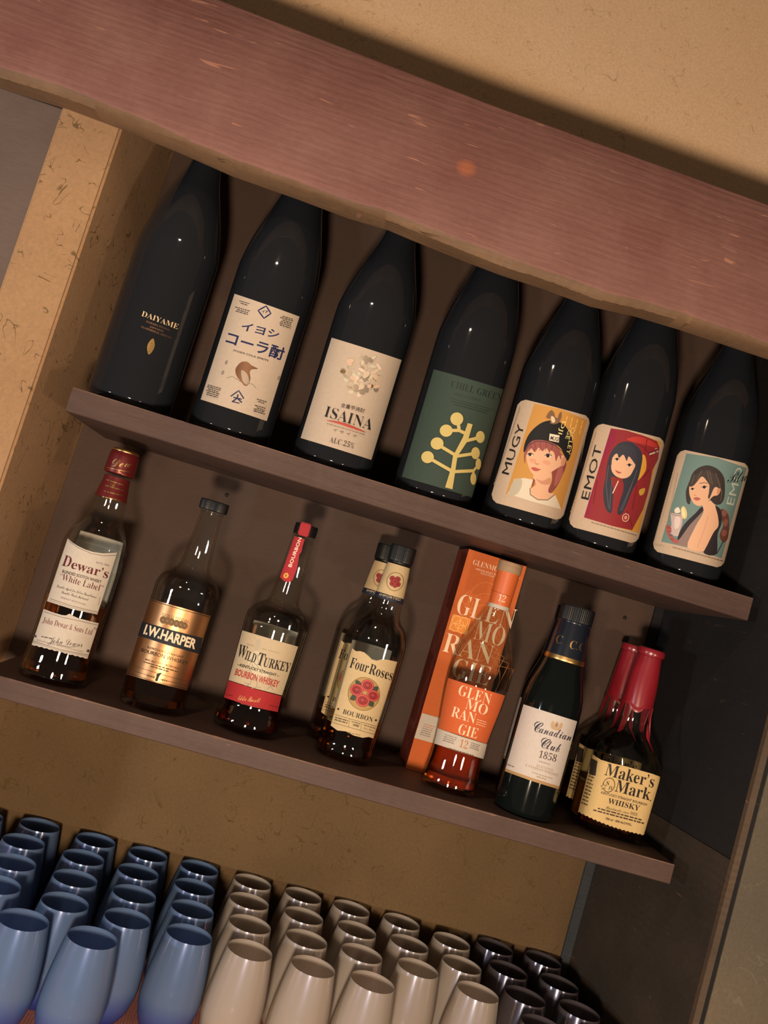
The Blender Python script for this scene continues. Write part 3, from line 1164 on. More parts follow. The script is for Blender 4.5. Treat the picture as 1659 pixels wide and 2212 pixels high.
a.P([(1066, 745), (1058, 820), (1076, 872), (1102, 908), (1150, 922), (1205, 890), (1250, 850), (1290, 840), (1305, 790), (1260, 770), (1215, 720), (1150, 690)], SK, True)
a.E(1295, 808, 14, 30, SKD, 15)
a.P([(1060, 762), (1090, 690), (1160, 650), (1240, 660), (1300, 720), (1310, 790), (1262, 780), (1222, 862), (1208, 855), (1222, 780), (1200, 730), (1160, 690), (1120, 730), (1090, 760)], '453b37', True)
for p in ([(1100, 670), (1075, 740)], [(1160, 640), (1120, 720)], [(1220, 640), (1245, 760)], [(1270, 670), (1320, 820), (1310, 890)], [(1200, 640), (1225, 740), (1215, 840)]):
    a.S(p, 5, '6a5c52')
for ex, ey, rx, ry in ((1083, 787, 16, 8), (1178, 777, 25, 10)):
    a.E(ex, ey, rx, ry, 'efe2d2', 8)
    a.E(ex, ey, rx * .55, ry, '2a1a16', 8)
    a.S([(ex - rx, ey), (ex, ey - ry * 1.2), (ex + rx, ey - 1)], 5, '2a1a16')
a.S([(1140, 745), (1180, 740), (1205, 748)], 4, '3a2a24')
a.S([(1095, 835), (1110, 838)], 4, 'a5664e')
a.P([(1090, 862), (1118, 852), (1148, 866), (1120, 880)], 'b4645a', True)
a.P([(905, 965), (958, 978), (1010, 982), (1000, 1060), (968, 1155), (935, 1150), (900, 1120), (915, 1060)], 'c3b0ac')
a.ring(960, 978, 52, 16, 5, '8d8580', 8)
a.P([(945, 1000), (985, 1010), (975, 1080), (940, 1090)], 'ddcbc4', True)
a.P([(940, 940), (970, 925), (985, 965), (945, 970)], 'e6ddd0', True)
a.E(1015, 970, 24, 52, 'dcc98a', -10)
a.E(1010, 970, 12, 38, 'ebe0b4', -10)
a.P([(878, 1062), (910, 1078), (915, 1110), (905, 1140), (968, 1190), (960, 1210), (925, 1200), (885, 1140), (872, 1100)], 'a85a58', True)
for i in range(4):
    a.S([(880 + i * 8, 1080 + i * 30), (905 + i * 9, 1090 + i * 30)], 5, '7a3a3e')
a.D(925, 1242, 1325, 1362, 7, '8a7664')
a.D(770, 1215, 850, 1230, 9, 'b8a58e')
a.D(880, 1060, 968, 640, 9, 'b8a58e', (-a.r[0], -a.r[1]))
a.D(828, 1050, 936, 640, 7, 'c8b49c', (-a.r[0], -a.r[1]))
a.wrap('label', t, base, tab, (-72, 65), (.3514 - ZU, .4865 - ZU))


# ------------------------------------------------------------------ whisky bottles on the lower shelf
def shell(outer, t=.0022, floor=.006):
    """outer (r, z) list from the foot to the lip -> closed glass wall"""
    inner = []
    for r, z in reversed(outer):
        if z < floor or r < t * 1.5:
            continue
        inner.append((r - t, z))
    inner.append((max(inner[-1][0] * .6, .001), floor * .95))
    inner.append((0, floor * .8 + .001))
    return outer + inner


def bottle(name, label, X, Y, prof, level=None, liq=None, glass=CLEAR, group=None, sec=None, hollow=True, steps=6):
    t = thing(name, label, 'bottle', (X, Y, .0001), group)
    out = smooth_profile(prof, steps)
    p = shell(out) if hollow else out + [(0, out[-1][1])]
    bm = loft(p, 96, sec)
    bmesh.ops.recalc_face_normals(bm, faces=bm.faces)
    obj('glass_body', bm, glass, t, smooth=True)
    if level and hollow:
        lp = [(0, .0078)]
        lp += [(r - .0026, z) for r, z in out if .0085 < z < level and r > .006]
        lp += [(interp(out[2:], level) - .0026, level), (0, level)]
        bm = loft(lp, 64, sec)
        bmesh.ops.recalc_face_normals(bm, faces=bm.faces)
        obj('whisky', bm, liq or AMBER, t, smooth=True)
    return t, (X, Y, 0.), [q for q in out if q[1] > .002 or q[0] > .02]


def turned(name, parent, pts, mat, steps=3, seg=64, ribs=0):
    sec = (lambda th, z: 1 + .012 * math.cos(th * ribs)) if ribs else None
    return obj(name, loft(smooth_profile(pts, steps), seg if not ribs else max(seg, ribs * 4), sec), mat, parent, smooth=not ribs)


def back_label(parent, tab, z0, z1, half, mat):
    bm = bmesh.new()
    rows = []
    n = 30
    for i in range(n + 1):
        p = PI + math.radians(-half + 2 * half * i / n)
        rows.append([bm.verts.new(((interp(tab, z) + .0003) * math.sin(p), -(interp(tab, z) + .0003) * math.cos(p), z)) for z in (z0, z0 + (z1 - z0) / 2, z1)])
    for a_, b_ in zip(rows, rows[1:]):
        for k in (0, 1):
            bm.faces.new((a_[k], b_[k], b_[k + 1], a_[k + 1]))
    obj('back_label', bm, mat, parent, smooth=True)


WHITEP = paper('white_label_paper', hx('c0b6a8'))
CREAMP = paper('yellow_cream_paper', hx('c6af86'))
MAR = '5b1c22'
# --- 1 white label, red capsule
t, base, tab = bottle('whisky_bottle', 'clear whisky bottle with two white labels and maroon cap, leftmost on the lower shelf', -.2265, .0576,
                      [(0, .004), (.030, .001), (.0375, .004), (.0382, .012), (.0368, .030), (.0363, .06), (.0363, .150), (.0352, .163), (.0300, .178), (.0232, .190), (.0200, .203), (.0182, .219), (.0150, .238), (.0140, .250), (.0140, .262, 1)], .094)
turned('neck_capsule', t, [(.0187, .2175, 1), (.0158, .236), (.0150, .2435, 1), (.0140, .2435)], REDCAP)
cp = turned('cap', t, [(.0150, .2470, 1), (.0172, .2475), (.0176, .252), (.0172, .268), (.0160, .2735, 1), (.0150, .2735, 1)], REDCAP)
turned('cap_rim', cp, [(.0152, .2732, 1), (.0156, .2745), (.0148, .2768), (.0120, .2772, 1), (0, .2765)], GOLDF)
a = Art((480, 775), (845, 875), (345, 1235), (690, 1310))
a.P([(480, 775), (520, 806), (560, 830), (610, 853), (665, 870), (740, 880), (845, 875), (690, 1310), (520, 1282), (345, 1235)], WHITEP)
a.S([(488, 792), (560, 842), (650, 880), (740, 897), (838, 892)], 3, '3a2a2a')
a.S([(366, 1215), (520, 1260), (705, 1296)], 3, '3a2a2a')
a.S([(362, 1226), (520, 1272), (700, 1306)], 2, '3a2a2a')
a.T('D', 443, 972, 500, 988, 80, 'serif', MAR)
a.T('ewar’s', 506, 990, 768, 1058, 66, 'serif', MAR)
a.T('ESTD 1846', 688, 950, 782, 972, 12, 'sans', '4a3030')
a.T('BLENDED SCOTCH WHISKY', 447, 1023, 722, 1092, 21, 'bold', '3a2424')
a.T('“White Label”', 425, 1072, 728, 1152, 46, 'serift', MAR)
a.T('Double Aged for Extra Smoothness', 412, 1130, 685, 1198, 19, 'script', '2a2222')
a.T('Double Cask Matured', 445, 1172, 628, 1217, 19, 'script', '2a2222')
a.T('PRODUCT OF SCOTLAND', 440, 1207, 610, 1250, 10, 'sans', '4a3a3a')
a.S([(712, 1190), (698, 1245)], 3, '6a5a5a')
a.wrap('front_label', t, base, tab, (-47.4, 54.6), (.0872, .1606))
a = Art((315, 1280), (700, 1380), (232, 1535), (628, 1635))
top = [(315, 1280), (380, 1305), (440, 1322), (470, 1325), (495, 1312), (520, 1328), (560, 1345), (700, 1380)]
bot = [(628, 1635)] + [(628 - i * 18, 1635 - i * 4.55 + (4 if i % 2 else -2)) for i in range(1, 22)] + [(232, 1535)]
a.P(top + bot, WHITEP)
a.S([(318, 1300), (440, 1338), (560, 1362), (696, 1394)], 3, '3a2a2a')
a.S([(240, 1508), (430, 1568), (634, 1610)], 3, '3a2a2a')
a.S([(238, 1518), (430, 1578), (632, 1620)], 2, '3a2a2a')
a.T('John Dewar & Sons Ltd', 305, 1378, 650, 1466, 42, 'serift', '6a2026')
a.T('John Dewar', 350, 1520, 585, 1552, 44, 'scriptt', '2a2222')
a.S([(410, 1532), (500, 1552), (548, 1548)], 3, '2a2222')
a.T('DISTILLED BLENDED AND BOTTLED IN SCOTLAND', 268, 1506, 592, 1590, 9, 'sans', '5a4a4a')
a.D(300, 1480, 375, 1495, 7, '5a4a4a')
a.D(240, 1478, 265, 1484, 14, '4a3a3a')
a.D(618, 1585, 636, 1590, 18, '4a3a3a')
a.T('70', 660, 1425, 686, 1432, 18, 'sans', '5a4a4a')
a.wrap('lower_label', t, base, tab, (-50, 66), (.0360, .0776))
a = Art((795, 165), (990, 210), (765, 265), (960, 320))
a.T('Dew', 800, 262, 940, 262, 56, 'scriptt', GOLDF)
a.S([(768, 268), (850, 285), (945, 298)], 4, GOLDF)
a.S([(850, 290), (880, 318), (910, 325)], 3, GOLDF)
n = Art((815, 345), (920, 372), (680, 440), (880, 495))
for i in range(4):
    n.D(800 - i * 26, 372 + i * 30, 900 - i * 12, 402 + i * 30, 8, GOLDF)
n.T('D', 800, 408, 824, 414, 30, 'script', GOLDF)
n.wrap('capsule_lettering', t, base, [(.0187, .2175), (.0158, .236), (.0150, .2435)], (-62, 72), (.2185, .2425))
a.wrap('cap_lettering', cp, base, [(.0176, 0), (.0176, .3)], (-53, 80), (.2515, .2692))
back_label(t, tab, .09, .172, 52, WHITEP)
# raised seal on the shoulder
for k in range(5):
    pass

# --- 2 gold label
t, base, tab = bottle('whisky_bottle', 'clear whisky bottle with brushed gold label crossed by a black band', -.1105, .061,
                      [(0, .004), (.032, .001), (.0365, .003), (.0376, .009), (.0378, .05), (.0380, .130), (.0376, .142), (.0335, .153), (.0245, .161), (.0190, .168), (.0168, .178), (.0150, .200), (.0138, .222), (.0133, .234), (.0146, .236), (.0146, .2405, 1)], .05)
turned('cap', t, [(0, .2385), (.0162, .2385, 1), (.0168, .240), (.0168, .2490), (.0158, .2503, 1), (0, .2504)], BLACKP, ribs=60)
a = Art((1075, 1215), (1515, 1320), (905, 1760), (1330, 1850))
a.P([(1075, 1215), (1515, 1320), (1330, 1850), (905, 1760)], GOLDL)
a.S([(1083, 1224), (1300, 1282), (1505, 1328)], 5, '2c2018')
a.S([(912, 1748), (1110, 1800), (1336, 1838)], 4, '2c2018')
a.T('GOLD MEDAL', 1163, 1331, 1355, 1376, 20, 'sans', '3a2a1c')
for i, (x, y) in enumerate(((1172, 1362), (1322, 1396), (1202, 1368), (1296, 1390), (1232, 1375), (1266, 1383))):
    a.E(x, y, 23, 27, '5c452c')
    a.ring(x, y, 19, 23, 4, '8a6a44')
    a.E(x, y, 9, 12, '876a48')
a.P([(1020, 1380), (1235, 1432), (1450, 1478), (1420, 1590), (1205, 1540), (990, 1480)], '1c1f26')
a.T('I.W.HARPER', 1032, 1466, 1390, 1556, 70, 'heavy', 'e4cfae')
a.T('KENTUCKY STRAIGHT', 1060, 1568, 1305, 1626, 15, 'sans', '3a2a1c')
a.T('BOURBON WHISKEY', 1012, 1594, 1335, 1672, 26, 'sans', '33261a')
a.T('40% ALC/VOL, 80 PROOF', 1040, 1652, 1275, 1706, 13, 'sans', '3a2a1c')
a.D(1030, 1668, 1270, 1726, 7, '4a3824')
a.D(1078, 1696, 1200, 1726, 7, '4a3824')
a.S([(930, 1690), (1130, 1740)], 2, '4a3824')
a.S([(1150, 1746), (1340, 1788)], 2, '4a3824')
a.S([(920, 1722), (1110, 1770)], 2, '4a3824')
a.S([(1150, 1780), (1335, 1818)], 2, '4a3824')
a.T('SINCE', 1052, 1764, 1104, 1778, 13, 'sans', '3a2a1c')
a.T('1877', 1144, 1788, 1188, 1799, 13, 'sans', '3a2a1c')
a.P([(1118, 1795), (1108, 1790), (1118, 1765), (1120, 1748), (1136, 1738), (1156, 1736), (1146, 1748), (1134, 1768), (1126, 1792)], '241a14', True)
a.wrap('label', t, base, tab, (-79, 68), (.0305, .1205))

# --- 3 turkey label
t, base, tab = bottle('whisky_bottle', 'clear whisky bottle with cream label, red band and red strip up the neck', .0015, .081,
                      [(0, .004), (.032, .001), (.0390, .004), (.0396, .014), (.0374, .024), (.0362, .034), (.0370, .06), (.0386, .115), (.0390, .128), (.0378, .139), (.0310, .149), (.0215, .156), (.0182, .163), (.0166, .180), (.0148, .205), (.0136, .232), (.0132, .240), (.0142, .241), (.0142, .245, 1)], .058, REDL)
turned('cap', t, [(0, .2430), (.0138, .2430, 1), (.0142, .2445), (.0142, .2545), (.0132, .2560, 1), (0, .2562)], BLACKP)
a = Art((268, 930), (680, 1050), (175, 1280), (565, 1390))
a.P([(268, 930), (680, 1050), (565, 1390), (370, 1340), (175, 1280)], paper('oat_label_paper', hx('c0ae90')))
a.P([(172, 1284), (370, 1344), (562, 1396), (535, 1506), (340, 1466), (145, 1402)], paper('red_label_paper', hx('a32a2e')))
G1, G2 = 'b3a68e', '9a8f7c'
a.P([(372, 1010), (385, 995), (402, 998), (412, 1016), (406, 1032), (398, 1050), (392, 1075), (372, 1092), (362, 1070), (372, 1045), (366, 1028)], G1, True)
a.P([(362, 1078), (400, 1085), (412, 1130), (430, 1200), (470, 1220), (490, 1245), (440, 1262), (400, 1280), (350, 1230), (318, 1180), (330, 1120)], 'c9bc9f', True)
for p in ([(365, 1090), (350, 1140), (322, 1185), (345, 1230), (395, 1275)], [(385, 1100), (392, 1160), (430, 1215), (485, 1240)], [(355, 1150), (390, 1190), (420, 1240)], [(345, 1170), (375, 1220)],
          [(352, 1260), (335, 1310), (290, 1300)], [(335, 1310), (300, 1322)], [(385, 1280), (380, 1330), (345, 1340)], [(380, 1330), (410, 1335)], [(470, 1245), (480, 1320), (460, 1345)], [(480, 1320), (495, 1350)]):
    a.S(p, 5, G2)
a.T('CRAFTED', 305, 1032, 362, 1048, 10, 'sans', '9a8a74')
a.T('WITH CONVICTION', 415, 1066, 538, 1098, 10, 'sans', '9a8a74')
a.T('W', 233, 1112, 294, 1130, 86, 'serif', BLK)
a.T('ILD', 292, 1134, 366, 1164, 64, 'serif', BLK)
a.T('T', 376, 1170, 424, 1184, 86, 'serif', BLK)
a.T('URKEY', 422, 1184, 612, 1228, 64, 'serif', BLK)
a.T('KENTUCKY STRAIGHT', 258, 1184, 518, 1256, 19, 'bold', BLK)
a.S([(244, 1172), (258, 1177)], 3, BLK)
a.S([(524, 1250), (540, 1254)], 3, BLK)
a.T('BOURBON WHISKEY', 222, 1244, 532, 1334, 46, 'bold', 'a83430')
a.T('Eddie Russell', 248, 1422, 402, 1440, 36, 'scriptt', 'd8b070')
a.D(160, 1385, 210, 1395, 6, '7a1a1e')
a.D(470, 1460, 540, 1478, 6, '7a1a1e')
a.D(270, 1448, 420, 1478, 5, '8a3a30')
a.wrap('label', t, base, tab, (-74, 54), (.0535, .1137))
st = Art((655, 260), (735, 285), (575, 560), (660, 585))
REDS = paper('red_strip_paper', hx('ab3238'))
st.P([(655, 260), (735, 285), (720, 340), (716, 375), (700, 400), (688, 500), (660, 582), (640, 598), (600, 588), (575, 560), (610, 430)], REDS)
st.V('BOURBON', 648, 490, 712, 275, 24, 'bold', 'ecd6c0')
st.E(615, 550, 17, 20, 'd8a850')
st.E(615, 550, 8, 10, 'b86a30')
st.wrap('neck_strip', t, base, tab, (-52, 8), (.1867, .2385), off=.0008)
bm = bmesh.new()
box(bm, -.0065, .0065, -.0158, -.0010, .2415, .2575)
bmesh.ops.bevel(bm, geom=bm.edges[:], offset=.0012, segments=2, affect='EDGES')
o = obj('strip_tab', bm, REDS, t)
o.rotation_euler.z = -.12
back_label(t, tab, .06, .1262, 46, WHITEP)


# --- 4 rose label (two of them, one behind the other)
def roses_bottle(X, Y, label, turn=0.):
    t, base, tab = bottle('whisky_bottle', label, X, Y,
                          [(0, .004), (.029, .001), (.0345, .003), (.0355, .010), (.0345, .020), (.0352, .04), (.0368, .09), (.0372, .135), (.0362, .150), (.0305, .165), (.0222, .175), (.0186, .183), (.0178, .192), (.0165, .204), (.0146, .225), (.0133, .240), (.0133, .247, 1)], .040, AMBER, group='bourbon bottles with rose labels')
    turned('cap', t, [(0, .2460), (.0152, .2460, 1), (.0158, .2475), (.0158, .2640), (.0148, .2652, 1), (0, .2652)], BLACKP, ribs=48)
    turned('cap_ring', t, [(.0140, .2425, 1), (.0150, .2430), (.0150, .2455, 1)], BLACKP)
    nl = [(.0140, .2415), (.0152, .229), (.0172, .2035)]
    turned('neck_sleeve', t, [(.0143, .2415, 1), (.0157, .229), (.0176, .2035, 1)], CREAMP)
    bd = turned('neck_band', t, [(.0178, .2034, 1), (.0184, .199), (.0186, .1965, 1)], pbr('navy_band', hx('1b2233'), .6))
    a = Art((1062, 1068), (1392, 1155), (915, 1620), (1205, 1710))
    a.P([(1062, 1068), (1090, 1088), (1120, 1086), (1150, 1094), (1180, 1118), (1205, 1142), (1240, 1150), (1280, 1138), (1330, 1143), (1392, 1155), (1300, 1430), (1205, 1710), (1175, 1700), (1130, 1706), (1070, 1690), (1020, 1662), (960, 1655), (915, 1620), (990, 1340)], CREAMP)
    a.S([(1070, 1080), (990, 1350), (922, 1612)], 3, 'b08a4a')
    a.S([(1384, 1165), (1295, 1430), (1202, 1698)], 3, 'b08a4a')
    a.T('Four', 1042, 1203, 1172, 1240, 74, 'serif', BLK)
    a.T('Roses', 1178, 1244, 1345, 1290, 74, 'serif', BLK)
    a.E(1147, 1391, 112, 121, 'a98a52', 12, 36)
    a.ring(1147, 1391, 112, 121, 4, '7a5f38', 12, 36)
    for p in ([(1090, 1320), (1095, 1292), (1128, 1312), (1130, 1340)], [(1050, 1430), (1072, 1395), (1095, 1415), (1082, 1440)], [(1190, 1345), (1246, 1335), (1238, 1370), (1210, 1370)], [(1180, 1440), (1215, 1450), (1205, 1482), (1175, 1470)], [(1215, 1330), (1200, 1312), (1190, 1340)]):
        a.P(p, '3c4434', True)
    for x, y, r in ((1172, 1330, 46), (1098, 1364, 46), (1208, 1402, 44), (1136, 1438, 48)):
        a.E(x, y, r, r * .95, '8e2a2c')
        a.ring(x, y, r * .92, r * .86, r * .2, 'c0504a')
        a.P([(x - r * .6, y - r * .1), (x, y - r * .6), (x + r * .6, y), (x + r * .1, y + r * .35)], 'a83a3a', True)
        a.ring(x, y - 3, r * .45, r * .4, r * .14, '6a1a20')
        a.ring(x + 2, y, r * .7, r * .62, r * .1, '7a2024')
    a.T('BOURBON', 998, 1535, 1198, 1592, 34, 'serift', BLK)
    a.E(970, 1503, 7, 7, BLK)
    a.E(1224, 1578, 7, 7, BLK)
    a.S([(948, 1543), (1225, 1622)], 2, '5a4a30')
    a.S([(935, 1600), (1210, 1680)], 2, '5a4a30')
    a.S([(1048, 1574), (1036, 1630)], 2, '5a4a30')
    a.S([(1128, 1597), (1116, 1652)], 2, '5a4a30')
    a.D(948, 1566, 1036, 1590, 7, '5a4a30')
    a.D(944, 1582, 1030, 1606, 7, '5a4a30')
    a.D(1058, 1592, 1116, 1608, 5, '5a4a30')
    a.T('1888', 1064, 1618, 1104, 1630, 15, 'serif', '3a2e20')
    a.D(1138, 1616, 1216, 1640, 6, '8a6a40')
    a.T('Four Roses', 1134, 1640, 1205, 1660, 13, 'scriptt', '8a6a40')
    a.T('40% vol. 70 cl', 1026, 1672, 1110, 1690, 10, 'sans', '4a3c28')
    o = a.wrap('label', t, base, tab, (-48.7, 49), (.0356, .1299))
    n = Art((1320, 455), (1465, 490), (1240, 660), (1435, 712))
    n.ring(1371, 586, 60, 68, 4, '7a5a3a', 14)
    for x, y, r in ((1352, 565, 20), (1388, 568, 20), (1352, 600, 20), (1390, 604, 20), (1371, 584, 22), (1370, 615, 16)):
        n.E(x, y, r, r, '7c2226')
        n.ring(x, y, r * .7, r * .7, 4, 'a84440')
    o2 = n.wrap('neck_emblem', t, base, [(.0176, .2035), (.0157, .229), (.0143, .2415)], (-76, 62), (.203, .2405))
    b2 = Art((1240, 665), (1435, 715), (1230, 710), (1425, 760))
    b2.T('IMPORTED', 1262, 700, 1408, 732, 19, 'sans', 'c9b48c')
    o3 = b2.wrap('band_lettering', bd, base, [(.0186, .1965), (.0184, .199), (.0178, .2034)], (-80, 72), (.1968, .2034))
    back_label(t, tab, .05, .137, 44, WHITEP)
    if turn:
        for k in (o, o2, o3):
            k.rotation_euler.z = turn


roses_bottle(.1235, .083, 'nearer of two clear bourbon bottles with cream rose label and black cap')
roses_bottle(.1150, .1660, 'farther of two bourbon bottles with rose labels, half hidden behind its twin')

# --- 5 orange carton and orange bottle
t = thing('whisky_carton', 'tall orange gift carton standing behind the orange-labelled bottle', 'box', (.2105, .1272, .0001))
bm = boxbm(0, .0793, 0, .0700, 0, .2895)
obj('carton_body', bm, [paper('orange_card', hx('c2622f'))], t)
bm = bmesh.new()
v = [bm.verts.new(p) for p in ((-.0003, .0702, .0003), (-.0003, .0002, .0003), (-.0003, .0002, .2892), (-.0003, .0702, .2892))]
bm.faces.new(v)
rnd = random.Random(8)
z = .02
while z < .27:
    w = .0012
    y = .030 + rnd.uniform(-.012, .012)
    y2 = .030 + rnd.uniform(-.014, .014)
    q = [bm.verts.new(p) for p in ((-.0005, y, z), (-.0005, y - w, z), (-.0005, y2 - w, z + .009), (-.0005, y2, z + .009))]
    f = bm.faces.new(q)
    f.material_index = 1
    z += rnd.uniform(.004, .012)
obj('side_panel', bm, [paper('brown_red_card', hx('6e2c22')), ink('b0704a')], t)
a = Art((590, 125), (1000, 245), (120, 1690), (512, 1810), 11)
OW = 'eccfae'
for i in range(9):
    k = i * 30
    a.S([(600 + k * .2, 420 + i * 40), (520 + k, 480 + i * 60), (640 + k, 640 + i * 44), (520 + k, 820 + i * 52)], 3, 'e08848')
for i in range(7):
    a.ring(690 - i * 12, 500 + i * 90, 110 + i * 9, 140 + i * 8, 3, 'e08848')
a.T('GLENMORANGIE', 612, 236, 946, 334, 38, 'serift', OW)
a.T('HIGHLAND SINGLE MALT', 634, 274, 900, 350, 14, 'sans', OW)
a.T('SCOTCH WHISKY', 668, 304, 850, 356, 14, 'sans', OW)
a.T('GL', 482, 588, 660, 640, 146, 'serift', OW)
a.T('EN', 680, 644, 882, 702, 146, 'serift', OW)
a.T('MO', 600, 770, 806, 830, 138, 'serift', OW)
a.T('RAN', 382, 862, 716, 958, 138, 'serift', OW)
a.T('GIE', 440, 1040, 690, 1110, 138, 'serift', OW)
a.P([(470, 598), (588, 630), (555, 740), (435, 705)], 'e08838')
for x, y in ((490, 640), (540, 652), (476, 690), (526, 704), (510, 672)):
    a.ring(x, y, 30, 32, 4, 'f0b468')
a.S([(470, 598), (588, 630), (555, 740), (435, 705)], 4, 'f0b468', True)
a.P([(240, 1302), (630, 1420), (575, 1595), (182, 1478)], WHITEP)
for i in range(6):
    a.D(250 - i * 6, 1382 + i * 14, 320 - i * 6, 1404 + i * 14, 5, '7a6a60' if i > 1 else 'b06a50')
a.flat('front_panel', t, (.0, -.0002, .0), (.0793, 0, 0), (0, 0, .2895))

t, base, tab = bottle('whisky_bottle', 'slender clear bottle with orange label and wood stopper, before the orange carton', .2557, .073,
                      [(0, .005), (.029, .001), (.0335, .003), (.0342, .009), (.0325, .028), (.0318, .05), (.0335, .075), (.0368, .105), (.0384, .128), (.0383, .146), (.0362, .163), (.0315, .178), (.0255, .192), (.0192, .207), (.0148, .218), (.0126, .228), (.0125, .262), (.0125, .270, 1)], .062, pbr('copper_whisky', hx('cf8a4c'), .02, trans=1, ior=1.36), steps=6)
turned('capsule', t, [(.0131, .2300, 1), (.0135, .245), (.0143, .2715, 1), (.0120, .2718)], ORANGE)
turned('capsule_band', t, [(.0130, .2255, 1), (.0133, .2268), (.0133, .2300, 1)], WHITEP)
turned('stopper', t, [(0, .2715), (.0145, .2715, 1), (.0150, .2725), (.0150, .2830), (.0142, .2838, 1), (0, .2838)], CORK)
n = Art((750, 400), (905, 440), (705, 520), (860, 560))
n.T('12', 772, 508, 826, 524, 48, 'serift', OW)
n.S([(730, 436), (800, 460), (872, 482)], 3, 'a8401c')
n.wrap('capsule_number', t, base, [(.0131, .2300), (.0135, .245), (.0143, .2715)], (-92, 60), (.2300, .2525))
a = Art((410, 1040), (840, 1160), (345, 1415), (705, 1518), 12)
ORL = paper('orange_label_paper', hx('c86034'))
a.P([(410, 1040), (840, 1160), (705, 1518), (345, 1415)], ORL)
for i in range(5):
    a.S([(430 + i * 60, 1080 + i * 18), (480 + i * 50, 1180), (400 + i * 80, 1280 + i * 20), (470 + i * 50, 1400 + i * 12)], 3, 'c85a28')
a.T('GLEN', 488, 1162, 722, 1230, 78, 'serift', OW)
a.T('MO', 542, 1262, 696, 1308, 76, 'serift', OW)
a.T('RAN', 440, 1322, 610, 1374, 76, 'serift', OW)
a.T('GIE', 490, 1448, 626, 1482, 76, 'serift', OW)
for i in range(3):
    a.D(630 - i * 4, 1342 + i * 16, 706 - i * 8, 1362 + i * 16, 5, 'ecbf98')
a.P([(345, 1415), (520, 1470), (705, 1520), (680, 1628), (500, 1582), (325, 1528)], WHITEP)
a.T('12', 500, 1546, 556, 1562, 58, 'serift', 'b4662e')
for i in range(4):
    a.D(400 - i * 4, 1462 + i * 14, 486 - i * 6, 1486 + i * 14, 5, '7a6a60')
    a.D(588 - i * 4, 1514 + i * 12, 650 - i * 4, 1532 + i * 12, 5, '7a6a60')
a.D(430, 1562, 600, 1608, 6, '6a5a50')
a.wrap('label', t, base, tab, (-78, 56), (.0664, .1278))


# --- 6 black-green bottles
def dark_bottle(X, Y, label, turn, small=False):
    t, base, tab = bottle('whisky_bottle', label, X, Y,
                          [(0, .004), (.031, .001), (.0355, .004), (.0362, .012), (.0362, .06), (.0362, .128), (.0352, .142), (.0318, .160), (.0268, .176), (.0240, .188), (.0200, .21), (.0180, .245), (.0180, .250, 1)],
                          glass=GREENB, hollow=False, group='dark green whisky bottles with white labels')
    cs = turned('capsule', t, [(.0238, .1930, 1), (.0222, .213), (.0203, .2335, 1), (.0210, .2340), (.0210, .2365, 1)], pbr('navy_capsule', hx('141a25'), .25, coat=.3))
    turned('capsule_ring', t, [(.0241, .1870, 1), (.0247, .1880), (.0243, .1930, 1)], GOLDF)
    turned('cap', t, [(.0203, .2370, 1), (.0207, .2385), (.0207, .2535), (.0196, .2550, 1), (0, .2550)], BLACKP, ribs=52)
    a = Art((325, 940), (768, 1072), (170, 1500), (615, 1635))
    a.P([(325, 940), (768, 1072), (615, 1635), (170, 1500)], paper('bright_label_paper', hx('c8beb6')))
    a.P([(176, 1478), (400, 1548), (622, 1612), (615, 1635), (390, 1572), (170, 1500)], 'a8865a')
    GC = 'b89c7c'
    for c in ((597, 1106, 18, 30), (563, 1100, 13, 28), (632, 1112, 13, 28), (592, 1138, 42, 10), (575, 1122, 8, 24), (618, 1130, 8, 24)):
        a.E(*c, GC)
    a.E(597, 1106, 8, 16, '8a7460')
    IN = '2c2a3a'
    a.T('C', 402, 1158, 470, 1178, 88, 'script', IN)
    a.T('anadian', 452, 1172, 712, 1236, 74, 'script', IN)
    a.T('C', 458, 1290, 528, 1312, 88, 'script', IN)
    a.T('lub', 512, 1306, 616, 1334, 76, 'script', IN)
    a.T('1858', 448, 1376, 588, 1412, 58, 'serift', '4a3c3a')
    a.T('ORIGINAL', 452, 1413, 545, 1438, 10, 'sans', '7a6a64')
    a.T('BLENDED', 430, 1452, 566, 1490, 19, 'serift', 'a89478')
    a.T('CANADIAN WHISKY', 344, 1452, 606, 1530, 19, 'serift', '9a8670')
    a.D(395, 1505, 560, 1552, 7, 'a89478')
    a.D(432, 1538, 520, 1564, 9, 'a89478')
    a.D(190, 1448, 250, 1468, 9, '8a7a70')
    o = a.wrap('label', t, base, tab, (-79, 49), (.0416, .1239))
    n = Art((545, 215), (835, 280), (440, 485), (770, 595))
    n.T('C', 528, 412, 584, 424, 70, 'serift', GOLDF)
    n.T('C.C', 654, 462, 790, 494, 72, 'serift', GOLDF)
    o2 = n.wrap('capsule_lettering', t, base, [(.0238, .1930), (.0222, .213), (.0203, .2335), (.0210, .234)], (-102, 42), (.1915, .2342))
    if turn:
        o.rotation_euler.z = turn
        o2.rotation_euler.z = turn


dark_bottle(.3480, .057, 'nearer black-green whisky bottle with white script label and gold ring', 0)
dark_bottle(.3700, .1400, 'farther black-green bottle with white label, mostly hidden behind its twin', -.75)


